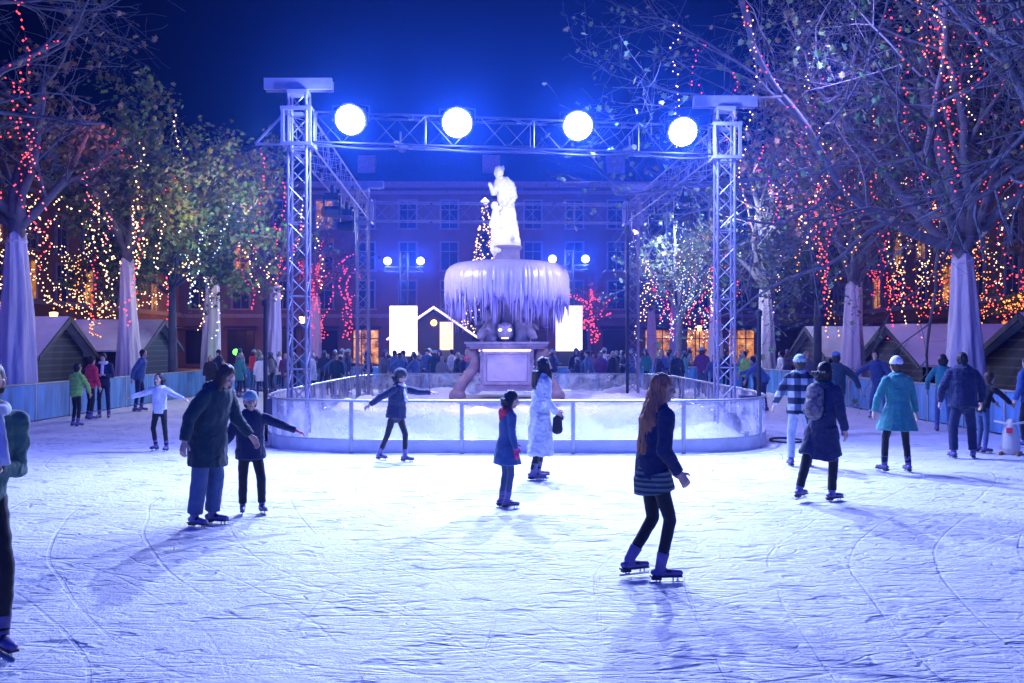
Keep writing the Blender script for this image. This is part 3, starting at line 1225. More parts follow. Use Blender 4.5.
def building(lab, x0, x1, y, h, rows, ncol, wall, pitch_roof, lit_p, seed, facing=0, depth=14, ww=1.55, wh=2.6, litrows=None, bottom=5.2):
    """facade looking towards -y before turning by facing"""
    r = random.Random(seed)
    L = x1 - x0
    t = thing('building', lab, 'building', ((x0 + x1) / 2, y, 0), facing)
    a = MB()
    a.box(V((0, depth / 2, h / 2)), (L, depth, h))
    a.build('wall', wall, t)
    trim = pmat('facade_trim', (.34, .31, .30), rough=.8, bump=.3)
    a = MB()
    a.box(V((0, depth / 2 - .1, h + .25)), (L + 1.0, depth + 1.0, .5))
    a.box(V((0, -.15, h - .5)), (L, .28, .3))
    a.build('cornice', trim, t)
    a = MB()
    a.box(V((0, -.12, bottom - .3)), (L, .22, .35))
    a.build('string_course', trim, t)
    a = MB()
    k = 5.0
    f1 = [V((-L / 2, 0, h + .5)), V((L / 2, 0, h + .5)), V((L / 2, depth, h + .5)), V((-L / 2, depth, h + .5))]
    f2 = [V((-L / 2 + 1.6, 2.2, h + .5 + pitch_roof)), V((L / 2 - 1.6, 2.2, h + .5 + pitch_roof)), V((L / 2 - 1.6, depth - 2.2, h + .5 + pitch_roof)), V((-L / 2 + 1.6, depth - 2.2, h + .5 + pitch_roof))]
    a.rings([f1, f2])
    ro = a.build('roof', pmat('slate_roof', (.05, .05, .06), rough=.7, bump=.3), t)
    for i in range(max(2, ncol // 3)):
        a = MB()
        x = -L / 2 + L * (i + .5) / max(2, ncol // 3)
        a.box(V((x, .9, h + .5 + pitch_roof * .45)), (1.7, 1.6, 1.7))
        a.build('dormer', trim, ro)
    fme = MB()
    fw = .16
    fme.box(V((0, -.06, wh / 2 + fw / 2)), (ww + 2 * fw, .18, fw))
    fme.box(V((0, -.10, -wh / 2 - fw / 2)), (ww + .5, .28, fw))
    for s in (-1, 1):
        fme.box(V((s * (ww / 2 + fw / 2), -.06, 0)), (fw, .18, wh))
    fme.box(V((0, -.05, 0)), (.07, .08, wh))
    fme.box(V((0, -.05, wh * .18)), (ww, .06, .07))
    fmesh = fme.mesh('window')
    fmesh.materials.append(trim)
    pm = {}
    for nm, mt in (('d', DARKP), ('w', WARM)):
        pb = MB()
        pb.box(V((0, -.02, 0)), (ww, .05, wh))
        pm[nm] = pb.mesh('pane')
        pm[nm].materials.append(mt)
    for z in rows:
        for i in range(ncol):
            x = -L / 2 + L * (i + .5) / ncol
            wo = bpy.data.objects.new('window', fmesh)
            wo.location = (x, 0, z)
            wo.parent = t
            COL.objects.link(wo)
            po = bpy.data.objects.new('pane', pm['w' if r.random() < lit_p else 'd'])
            po.parent = wo
            COL.objects.link(po)
    for i in range(ncol):
        x = -L / 2 + L * (i + .5) / ncol
        lit = litrows is not None and litrows(x + (x0 + x1) / 2)
        a = MB()
        sw = L / ncol * .62
        a.box(V((x, -.03, 1.9)), (sw, .1, 3.2))
        so_ = a.build('shopfront', WARM2 if lit else pmat('shop_dark', (.03, .025, .02), rough=.3), t)
        a = MB()
        a.box(V((x, -.5, 3.75)), (sw + .5, 1.1, .12), Matrix.Rotation(R(12), 3, 'X'))
        a.build('awning', pmat('awning_cloth', (.12, .07, .05), rough=.8), so_)
        a = MB()
        for q in (-.5, -.17, .17, .5):
            a.box(V((x + q * sw, -.10, 1.9)), (.09, .06, 3.2))
        a.box(V((x, -.10, 2.7)), (sw, .05, .09))
        a.build('frame', WOOD, so_)
    return t


WALL1 = pmat('ochre_facade', (.22, .16, .13), rough=.85, var=.2, scale=.4, bump=.3, bscale=5)
WALL2 = pmat('brown_facade', (.24, .14, .10), rough=.85, var=.25, scale=.4, bump=.3, bscale=5)
building('long grand facade with rows of tall windows behind the fountain', -44, 40, 96, 17.2, (14.6, 10.6, 6.9), 21, WALL1, 4.0, .04, 3, litrows=lambda x: x > 10 and x < 26 or -16 < x < -12)
building('brown facade behind the leafy tree and the pale roofed hut', -31, 31, 0, 12.5, (9.6, 6.2), 14, WALL2, 3.5, .2, 5, facing=R(90), depth=10, litrows=lambda x: int(x * 7) % 3 == 0)
bl = [o for o in COL.objects if o.name.startswith('building')]
bl[-1].location = (-31, 62, 0)
building('warmly lit facade behind the red lights and log huts', -31, 31, 0, 12.5, (9.6, 6.2), 14, WALL2, 3.5, .3, 6, facing=R(-90), depth=10, litrows=lambda x: int(x * 5) % 3 != 1)
bl = [o for o in COL.objects if o.name.startswith('building')]
bl[-1].location = (30, 62, 0)

for x, y, z, pw in ((-24, 34, 3.2, 450), (-22, 48, 3.2, 450), (-20, 24, 3.0, 300), (22, 26, 3.2, 380), (22, 40, 3.2, 450), (19, 56, 3.5, 600), (15, 80, 3.2, 900), (-13, 62, 3.4, 500), (-26, 87, 4, 3500), (-9, 87, 4, 2600), (1, 87, 4, 2600)):  # the last three are added lanterns that warm the grand facade
    t = thing('street_lantern', 'warm street lantern on a dark post %s' % {
        (-24, 34): 'behind the green boarded hut', (-22, 48): 'beyond the broad pale roof hut', (-20, 24): 'at the frame edge beside the widest trunk',
        (22, 26): 'behind the cut off log hut', (22, 40): 'behind the log hut between two trunks', (19, 56): 'beyond the half hidden log hut',
        (15, 80): 'in front of the lit shopfronts', (-13, 62): 'near the far red lit tree', (-26, 87): 'added to light the facade behind the bushy tree', (-9, 87): 'added to light the facade behind the far chalet', (1, 87): 'added to light the facade behind the frozen bowl'}[(x, y)], 'lantern', (x, y, 0))
    a = MB()
    a.tube([V((0, 0, 0)), V((0, 0, z))], .06, .04, n=8)
    a.build('pole', BLACK, t)
    a = MB()
    a.lathe([(.06, z), (.16, z + .05), (.2, z + .4), (.04, z + .45)], 10)
    a.build('lantern_glass', emat('lantern_glow', (1, .55, .16), 6), t)
    a = MB()
    a.lathe([(.24, z + .43), (.1, z + .56), (.02, z + .6)], 10)
    a.build('hood', BLACK, t)
    lamp('POINT', 'lantern_light', (x, y, z + .25), None, pw, (1, .42, .12), .25, parent=t)

# ------------------------------------------------------------------ trees
BARK = pmat('plane_bark', (.14, .14, .16), rough=.85, var=.35, scale=3, bump=.6, bscale=12, bdist=.03)
BARK2 = pmat('dark_bark', (.06, .075, .10), rough=.85, var=.35, scale=3, bump=.6, bscale=12, bdist=.03)
CLOTH = pmat('wrapping_cloth', (.66, .64, .68), rough=.85, var=.1, scale=1.4, bump=.7, bscale=5, bdist=.05, stretch=(3, 3, .5))
LEAFS = {
    'green': [pmat('leaf_green', (.11, .20, .06), rough=.6, bump=0), pmat('leaf_yellow', (.16, .14, .035), rough=.6, bump=0), pmat('leaf_olive', (.13, .13, .05), rough=.6, bump=0)],
    'dry': [pmat('leaf_brown', (.17, .10, .05), rough=.7, bump=0), pmat('leaf_tan', (.28, .21, .11), rough=.7, bump=0), pmat('leaf_gold', (.20, .17, .06), rough=.7, bump=0)],
}


def rv(r):
    return V((r.gauss(0, 1), r.gauss(0, 1), r.gauss(0, 1)))


def grow(p, d, L, r0, lvl, spec, r, out):
    nseg = max(3, int(L / .5)) if lvl < 2 else (4 if lvl == 2 else 3)
    pts = [p.copy()]
    dirs = [d.copy()]
    wob = spec['wob'] * (1 + .3 * lvl)
    for i in range(nseg):
        d = (d + rv(r) * wob * .35 + V((0, 0, spec['up'][min(lvl, len(spec['up']) - 1)]))).normalized()
        p = p + d * (L / nseg)
        pts.append(p)
        dirs.append(d)
    out.setdefault(lvl, []).append((pts, r0, max(.004, r0 * .38)))
    if lvl >= spec['levels']:
        return
    nch = spec['kids'][lvl]
    for k in range(nch):
        t = .22 + .78 * (k + r.random()) / nch
        i = min(nseg - 1, int(t * nseg))
        q = pts[i].lerp(pts[i + 1], t * nseg - i)
        cd = (dirs[i] * .75 + rv(r) * .62).normalized()
        rr = r0 * (1 - .62 * t)
        grow(q, cd, L * r.uniform(.42, .66) * (1.15 - .35 * t), rr * r.uniform(.45, .62), lvl + 1, spec, r, out)


def leaf(mb, c, s, r):
    rot = Matrix.Rotation(r.uniform(0, 6.28), 3, 'Z') @ Matrix.Rotation(r.uniform(-1.3, 1.3), 3, 'X') @ Matrix.Rotation(r.uniform(-.8, .8), 3, 'Y')
    mi = r.choice((0, 0, 1, 2))
    k = len(mb.v)
    for x, y, z in ((0, -.5, 0), (.42, -.28, .12), (.30, .0, .06), (.52, .22, .16), (.16, .26, .02), (0, .6, -.05), (-.16, .26, .02), (-.52, .22, .16), (-.30, 0, .06), (-.42, -.28, .12)):
        mb.v.append(tuple(c + rot @ V((x * s, y * s, z * s))))
    mb.face([k, k + 1, k + 2, k + 3, k + 4, k + 5], mi)
    mb.face([k, k + 5, k + 6, k + 7, k + 8, k + 9], mi)


def tree(lab, x, y, th, tr, wrap, spec, seed, leafkind, nleaf, lsize, bark=None, group=None, flat=1.0):
    bark = bark or BARK
    r = random.Random(seed)
    t = thing('plane_tree', lab, 'tree', (x, y, 0), 0, group)
    a = MB()
    lean = V((r.uniform(-.15, .15), r.uniform(-.15, .15), 0))
    tp = [V((0, 0, 0)) + lean * (k / 5) + V((0, 0, th * k / 5)) for k in range(6)]
    if wrap:
        a.tube(tp, tr * .55, tr * .5, n=12)
    else:
        a.tube(tp, tr * 1.1, tr * .75, n=12)
    a.build('trunk', bark, t, True)
    if wrap:
        a = MB()
        rs = []
        NZ, NA = 40, 72
        ph = r.uniform(0, 6)
        for k in range(NZ + 1):
            z = wrap * k / NZ
            kk = k / NZ
            rad = tr * (1.34 - .74 * kk ** .8) * (1 + .05 * math.sin(5 * kk + ph))
            ring = []
            for j in range(NA):
                an = 2 * math.pi * j / NA
                fold = .10 * math.sin(an * 7 + ph + kk * 2.2 + 1.2 * math.sin(z * 1.3)) + .04 * math.sin(an * 16 + kk * 5) * (1 - .4 * kk) + .10 * noise.noise(V((math.cos(an) * 1.6, math.sin(an) * 1.6, z * .8 + seed)))
                q = rad * (1 + fold)
                zz = z + (.10 * math.sin(an * 3 + ph) if k == NZ else 0)
                ring.append(lean * (z / th) + V((q * math.cos(an), q * math.sin(an), zz)))
            rs.append(ring)
        a.rings(rs, True)
        for zt_ in (wrap * .97,):
            c = lean * (zt_ / th)
            a.lathe([(tr * .60, zt_ - .05), (tr * .66, zt_), (tr * .60, zt_ + .05)], 24, c + V((0, 0, 0)))
        a.build('trunk_wrap', CLOTH, t, True)
    out = {}
    base = tp[-1]
    n0 = spec['limbs']
    for k in range(n0):
        az = 2 * math.pi * (k + r.uniform(-.3, .3)) / n0 + spec.get('az', 0)
        el = R(r.uniform(*spec['el']))
        d = V((math.cos(az) * math.cos(el), math.sin(az) * math.cos(el), math.sin(el)))
        grow(base - V((0, 0, r.uniform(0, .5))), d, spec['L'] * r.uniform(.8, 1.15), tr * spec.get('lr', .42), 0, spec, r, out)
    if spec.get('leader'):
        grow(base, V((lean.x * .1, 0, 1)), spec['leader'], tr * .6, 0, spec, r, out)
    a = MB()
    for lvl, bs in out.items():
        n = (7, 5, 4, 3, 3)[min(lvl, 4)]
        for pts, r0, r1 in bs:
            a.tube(pts, r0, r1, n=n, closed=False)
    cr = a.build('crown', bark, t, True)
    tips = [b_[0] for b_ in out.get(spec['levels'], [])] + [b_[0] for b_ in out.get(spec['levels'] - 1, [])]
    a = MB()
    for k in range(nleaf):
        pts = r.choice(tips)
        c = pts[r.randrange(1, len(pts))] + rv(r) * lsize * .8
        leaf(a, c, lsize * r.uniform(.6, 1.25), r)
    if nleaf:
        a.build('foliage', LEAFS[leafkind], cr)
    return t, out


BULB = {
    'red': emat('red_bulb', (1, .05, .07), 5),
    'warm': emat('warm_bulb_string', (1, .62, .30), 5),
    'cold': emat('cold_bulb', (.62, .75, 1), 3.2),
    'amber': emat('amber_bulb', (1, .30, .05), 4.5),
    'pink': emat('pink_bulb', (1, .16, .22), 4),
}
CORD = pmat('string_cord', (.02, .03, .02), rough=.7, bump=0)


def resample(pts, step):
    out = [pts[0].copy()]
    acc = 0.
    for a_, b_ in zip(pts, pts[1:]):
        L = (b_ - a_).length
        s = step - acc
        while s < L:
            out.append(a_.lerp(b_, s / L))
            s += step
        acc = L - (s - step)
    return out


def fairy(lab, pts, colour, group, step=.16, size=.022, r=None, wind=.07):
    """one string of lights along world points"""
    r = r or rnd
    ps = resample(pts, step)
    q = []
    for i, p in enumerate(ps):
        q.append(p - ps[0] + rv(r) * wind * .6)
    a = MB()
    n = 4
    side = None
    for i, p in enumerate(q):
        d = q[min(i + 1, len(q) - 1)] - q[max(i - 1, 0)]
        u, w_, v_ = frame(d, side)
        side = w_
        sz = size * r.uniform(.75, 1.25)
        for o_, rr in ((-sz, .005), (0, sz), (sz, .005)):
            c = p + u * o_
            a.v += [tuple(c + (w_ * math.cos(math.pi / 2 * j) + v_ * math.sin(math.pi / 2 * j)) * rr) for j in range(n)]
    for i in range(len(q) * 3 - 1):
        for j in range(n):
            b_, c_ = i * n + j, i * n + (j + 1) % n
            a.face([b_, c_, c_ + n, b_ + n], 0 if i % 3 == 2 else 1)
    o = a.build('fairy_light_string', [CORD, BULB[colour]])
    o.location = ps[0]
    tag(o, lab, 'fairy lights', group)


def string_tree(base, out, n, colours, lab, group, r, step=.17, size=.022, drop=.5, zmin=2.2):
    """light strings wound along limbs and hanging from them"""
    limbs = out[0]
    subs = out.get(1, [])
    for k in range(n):
        pts = list(r.choice(limbs)[0]) if r.random() < .45 else list(r.choice(subs)[0])
        pts = [V((base[0], base[1], 0)) + p for p in pts]
        if r.random() < drop:
            # hangs down from the branch
            p = r.choice(pts[len(pts) // 3:])
            L = min(p.z - zmin, r.uniform(2, 5))
            if L > .8:
                sway = r.uniform(-.5, .5)
                pts = [p + V((sway * math.sin(j * .5) + .1 * r.gauss(0, 1), .1 * r.gauss(0, 1), -L * j / 12)) for j in range(13)]
        c = colours[k % len(colours)]
        fairy(lab % {'red': 'red', 'warm': 'warm white', 'cold': 'cold white', 'amber': 'amber', 'pink': 'pink red'}[c], pts, c, group + ' ' + c, step, size, r)


BIG = dict(levels=4, kids=(8, 7, 6, 2), limbs=8, el=(20, 64), L=8.8, wob=.32, up=(.045, .03, .01, 0, 0), leader=6.5, lr=.34)
MIDS = dict(levels=3, kids=(6, 5, 4), limbs=6, el=(30, 70), L=5.0, wob=.34, up=(.05, .03, .0, -.01), leader=4.5, lr=.36)
FARS = dict(levels=2, kids=(6, 6), limbs=6, el=(30, 70), L=4.2, wob=.36, up=(.05, .02, .0), leader=3.5, lr=.36)
LEAFY = dict(levels=3, kids=(6, 5, 4), limbs=8, el=(15, 60), L=3.3, wob=.3, up=(.06, .05, .02), leader=6.4, lr=.32)
COLR = {'red': 'red'}

WT = 'wrapped plane trees along the rink'
# --- beside the rink, left row
LX = -13.3
rows = [
    # y, wrap height, trunk radius, spec, label, leaves
    (19.4, 4.6, .42, dict(MIDS, L=6.4, leader=6, kids=(8, 6, 5)), 'bare tree outside the frame, its red lit branches hanging in at the top corner', 900, 'dry'),
    (26.9, 4.95, .42, dict(MIDS, L=3.9, leader=3.6), 'tree with the widest white wrapped trunk at the frame edge beside the green hut', 1800, 'dry'),
    (34.8, 4.95, .36, dict(MIDS, L=3.6, leader=2.6), 'tree wrapped in white cloth standing in front of the broad pale roof', 3600, 'green'),
    (44.0, 5.1, .40, MIDS, 'white wrapped tree behind the green laser lamp', 3000, 'green'),
    (54.5, 5.3, .40, FARS, 'small far white wrapped tree seen beside the bracket tower', 500, 'green'),
    (66.0, 5.3, .40, FARS, 'far wrapped tree hung with red lights between the two truss towers', 250, 'dry'),
]
LT = []
for i, (y, wr, tr, spec, lab, nl, lk) in enumerate(rows):
    LT.append(((LX, y),) + tree(lab, LX + (.25 if y > 50 else 0), y, wr + .5, tr, wr, spec, 100 + i, lk, nl, .17 if y < 30 else .2, group=WT))
LBT = tree('bushy leaf covered tree with a slim blue lit bare trunk by the pale roofed hut', -12.95, 38.2, 4.4, .17, 0, dict(LEAFY, L=3.5), 131, 'green', 8500, .21, BARK2)
RXT = 12.1
rows = [
    (20.6, 4.4, .45, dict(BIG, L=6, el=(42, 74), limbs=7), 'great bare tree whose thick forked limb climbs the picture edge', 900, 'dry'),
    (26.6, 4.35, .44, BIG, 'great bare tree with a thick white wrapped trunk between the log huts', 6000, 'green'),
    (35.6, 4.2, .40, dict(MIDS, L=6.8, kids=(8, 6, 5), leader=6), 'bare tree with a white wrapped trunk at the corner of the middle log hut', 5000, 'dry'),
    (47.3, 4.6, .40, dict(MIDS, L=6, leader=6), 'wrapped tree seen past the slim black fence post', 1800, 'green'),
    (59.5, 4.8, .42, FARS, 'wrapped tree seen just behind the branch tower', 1400, 'green'),
    (74.0, 5.0, .42, FARS, 'far wrapped tree in front of the orange lit shopfronts', 200, 'green'),
    (86.0, 5.0, .42, FARS, 'farthest wrapped tree of the row beside the lit shopfronts', 150, 'green'),
]
RT = []
for i, (y, wr, tr, spec, lab, nl, lk) in enumerate(rows):
    RT.append(((RXT, y),) + tree(lab, RXT, y, wr + .5, tr, wr, spec, 200 + i, lk, nl, .16 if y < 30 else .2, group=WT))
RBT = tree('smaller leafy tree with a slim blue bare trunk in front of the half hidden hut', 12.0, 39.4, 4.0, .18, 0, dict(LEAFY, L=2.6, leader=3.2), 231, 'green', 1800, .2, BARK2)
REDT = [((4.7, 60.0),) + tree('small far tree crowded with red lights behind the ice bowl', 4.7, 60, 3.2, .2, 0, dict(FARS, L=2.2, leader=2.4), 301, 'dry', 60, .16, BARK2),
        ((8.6, 52.0),) + tree('frosty white lit tree behind the cable tower', 8.6, 52, 3.8, .2, 0, dict(MIDS, L=4.4, leader=4.6), 302, 'green', 1500, .18)]

r = random.Random(5)
string_tree(*[LT[0][0], LT[0][2]], 20, ['red'], '%s light string hanging from the branches in the top corner above the widest trunk', 'light strings at the top corner', r, .13, .021)
string_tree(LT[1][0], LT[1][2], 16, ['red', 'amber', 'warm', 'pink'], '%s light string in the tree with the widest wrapped trunk', 'strings on widest trunk tree', r, .15, .024)
string_tree(LT[2][0], LT[2][2], 16, ['warm', 'warm', 'red'], '%s light string in the wrapped tree before the broad pale roof', 'strings on pale roof tree', r, .16, .03)
string_tree((-12.95, 38.2), LBT[1], 14, ['warm', 'cold'], '%s light string in the bushy leaf covered tree', 'strings on bushy tree', r, .16, .032)
string_tree(LT[3][0], LT[3][2], 12, ['warm', 'cold', 'red'], '%s light string in the tree behind the green laser', 'strings on laser tree', r, .2, .036)
string_tree(LT[4][0], LT[4][2], 9, ['warm', 'red'], '%s light string in the far wrapped tree beside the bracket tower', 'strings beside the bracket tower', r, .25, .042)
string_tree(LT[5][0], LT[5][2], 18, ['red'], '%s light string in the far tree between the two towers', 'strings between the two towers', r, .25, .045)
string_tree(RT[0][0], RT[0][2], 12, ['red'], '%s light string on the forked limb tree at the picture edge', 'strings on forked limb tree', r, .14, .02)
string_tree(RT[1][0], RT[1][2], 60, ['red', 'red', 'warm', 'red', 'amber'], '%s light string in the great bare tree between the log huts', 'strings on great bare tree', r, .16, .019, .6)
string_tree(RT[2][0], RT[2][2], 36, ['red', 'amber', 'red', 'warm'], '%s light string in the bare tree at the middle log hut', 'strings on middle hut tree', r, .17, .028, .6)
string_tree(RT[3][0], RT[3][2], 16, ['red', 'cold', 'warm'], '%s light string in the wrapped tree past the black post', 'strings past the black post', r, .2, .034)
string_tree(RT[4][0], RT[4][2], 18, ['cold', 'red', 'warm'], '%s light string in the wrapped tree behind the branch tower', 'strings behind the branch tower', r, .22, .042)
string_tree(RT[5][0], RT[5][2], 12, ['red', 'cold'], '%s light string in the far tree at the orange shopfronts', 'strings at the shopfronts', r, .26, .05)
string_tree(REDT[0][0], REDT[0][2], 20, ['red'], '%s light string in the small far tree behind the ice bowl', 'strings behind the ice bowl', r, .2, .045)
string_tree(REDT[1][0], REDT[1][2], 30, ['cold', 'cold', 'warm'], '%s light string in the frosty tree behind the cable tower', 'strings in the frosty tree', r, .2, .032)
# added point lamps brightening the crowns, partly for string light, partly blue fill
for x, y, z, pw, c in ((-10.4, 33.0, 6.4, 110, (1, .62, .3)), (-9.4, 35.0, 6.4, 260, (.75, .9, 1)), (-9.0, 36.0, 9.6, 240, (1, .85, .6)), (-11.6, 42.4, 7.5, 320, (1, .7, .4)), (-11.2, 27.5, 7.6, 25, (1, .2, .12)),
                       (7.6, 24.0, 8.6, 420, (.4, .35, 1)), (8.6, 32.5, 7.6, 380, (.55, .4, 1)), (10.2, 45.6, 7.4, 500, (.8, .8, 1)), (7.8, 50.6, 7.4, 700, (.7, .8, 1)), (4.7, 59.4, 5, 160, (1, .1, .08)), (-13, 65, 7, 200, (1, .1, .08))):
    lamp('POINT', 'crown_fill', (x, y, z), None, pw * 1.6, c, .5)
# swags between the huts
for x0, y0, x1, y1, z, c, lab in ((-15.5, 29, -17.5, 36, 5.0, 'warm', 'warm light swag above the green boarded hut'), (-17.5, 36, -15.5, 45, 4.6, 'warm', 'warm light swag above the broad pale roof'),
                                 (-22, 27, -17, 31, 4.6, 'amber', 'amber light swag behind the widest wrapped trunk'),
                                 (14, 22, 19, 33, 4.4, 'amber', 'amber light swag above the cut off log hut'), (18, 32, 15, 42, 4.8, 'red', 'red light swag above the middle log hut')):
    for k in range(2):
        a0, a1 = V((x0, y0, z + .8 * k)), V((x1, y1, z + .3 * k))
        pts = [a0.lerp(a1, s / 20) + V((0, 0, -1.6 * math.sin(math.pi * s / 20) + .25 * math.sin(s * 1.3))) for s in range(21)]
        fairy(lab + (' hung higher' if k else ' hung lower'), pts, c, 'light swags over the huts', .16, .028, r)
for k in range(14):
    x0, y0 = r.uniform(13.6, 20), r.uniform(27, 44)
    z0 = r.uniform(4.2, 7.2)
    L_ = r.uniform(1.5, 3.4)
    pts = [V((x0 + 1.6 * s / 12 + .2 * r.gauss(0, 1), y0 + .2 * r.gauss(0, 1), z0 - L_ * abs(math.sin(s * .42 + k)))) for s in range(13)]
    c = ('amber', 'red', 'amber', 'warm')[k % 4]
    fairy('%s light string strung over the log huts under the bare trees' % {'amber': 'amber', 'red': 'red', 'warm': 'warm white'}[c], pts, c, 'strings over the log huts ' + c, .15, .024, r, .12)
for k in range(14):
    x0, y0 = r.uniform(-21, -14.5), r.uniform(27, 44)
    z0 = r.uniform(4.6, 7.0)
    L_ = r.uniform(1.2, 2.8)
    pts = [V((x0 + 2.2 * s / 12 + .2 * r.gauss(0, 1), y0 + .2 * r.gauss(0, 1), z0 - L_ * abs(math.sin(s * .42 + k)))) for s in range(13)]
    c = ('warm', 'amber', 'warm')[k % 3]
    fairy('%s light string strung over the green and pale roofed huts' % {'amber': 'amber', 'warm': 'warm white'}[c], pts, c, 'strings over the boarded huts ' + c, .15, .026, r, .12)
# amber lit hedge roof at the frame edge
t = thing('lit_garland', 'thick garland of amber lights along a hut roof at the frame edge', 'garland', (16.2, 30.5, 3.15))
a = MB()
for k in range(700):
    p = V((rnd.uniform(-1.3, 1.9), rnd.uniform(-.5, .5), 0))
    p.z = .45 - .28 * abs(p.x - .2) + rnd.uniform(-.28, .28)
    leaf(a, p, .14, rnd)
a.build('greenery', LEAFS['green'], t)
for k in range(7):
    yy = 30.5 - .5 + .07 * k
    pts = [V((16.2 - 1.3 + 3.2 * q / 10, yy + .1 * math.sin(q * 2 + k), 3.15 + .45 - .28 * abs(-1.5 + 3.2 * q / 10) + .22 * math.sin(q * 1.7 + k * 2))) for q in range(11)]
    fairy('amber light string woven through the thick garland by the picture edge', pts, 'amber', 'strings in the thick garland', .09, .024, r, .18)
# conical christmas tree far behind the statue
ct = at(485, 205, 70)
t = thing('christmas_tree', 'tall cone shaped christmas tree covered in warm lights behind the statue', 'christmas tree', (ct.x, 70, 0))
H = ct.z
a = MB()
a.tube([V((0, 0, 0)), V((0, 0, H * .95))], .2, .03, n=8)
a.build('trunk', BARK2, t)
a = MB()
b2 = MB()
for k in range(5200):
    s = rnd.random() ** .7
    z = H * (1 - s) + .2
    rad = (.12 + 2.1 * s) * rnd.uniform(.45, 1.05)
    an = rnd.uniform(0, 6.283)
    c = V((rad * math.cos(an), rad * math.sin(an), z))
    o_ = V((math.cos(an), math.sin(an), -.35)).normalized()
    sd = V((-math.sin(an), math.cos(an), 0))
    a.poly([c - sd * .07, c + sd * .07, c + o_ * .42])
    if k % 8 == 0:
        a.octa(V(((.12 + 2.1 * s) * math.cos(an), (.12 + 2.1 * s) * math.sin(an), z)), .06, 1)
a.build('needles_and_bulbs', [pmat('spruce_needles', (.03, .06, .035), rough=.7, bump=0), BULB['warm']], t)  # needles and the tree's warm bulbs share this mesh
a = MB()
a.octa(V((0, 0, H + .25)), .3)
a.build('star', emat('star_glow', (.9, .85, 1), 4), t)

# ------------------------------------------------------------------ people
def cloth(name, c, **k):
    k.setdefault('rough', .85)
    k.setdefault('var', .22)
    k.setdefault('scale', 9)
    k.setdefault('bump', .35)
    k.setdefault('bscale', 60)
    k.setdefault('sheen', .2)
    return pmat('cloth_' + name, c, **k)


SKIN = pmat('skin', (.55, .34, .25), rough=.55, var=.08, bump=.1)
LIP = pmat('lips', (.38, .13, .12), rough=.5, bump=0)
EYEM = pmat('eyes', (.02, .015, .015), rough=.2, bump=0)
HAIRS = {
    'dark': pmat('hair_dark', (.018, .013, .011), rough=.5, var=.5, scale=20, bump=.6, bscale=40, stretch=(4, 4, .4)),
    'brown': pmat('hair_brown', (.07, .038, .02), rough=.5, var=.5, scale=20, bump=.6, bscale=40, stretch=(4, 4, .4)),
    'ginger': pmat('hair_ginger', (.42, .17, .07), rough=.5, var=.5, scale=16, bump=.7, bscale=36, stretch=(4, 4, .35)),
    'grey': pmat('hair_grey', (.22, .22, .22), rough=.5, var=.4, scale=20, bump=.6, bscale=40, stretch=(4, 4, .4)),
}
BOOT = pmat('skate_boot', (.13, .11, .30), rough=.45, var=.3, scale=12, bump=.2)
BOOTW = pmat('skate_boot_white', (.62, .60, .72), rough=.45, var=.15, scale=12, bump=.2)
BLADE = pmat('skate_blade', (.5, .5, .55), rough=.25, metal=.9, bump=0)
SOLE = pmat('skate_sole', (.03, .03, .05), rough=.5, bump=0)


def nv(*a):
    return V(a).normalized()


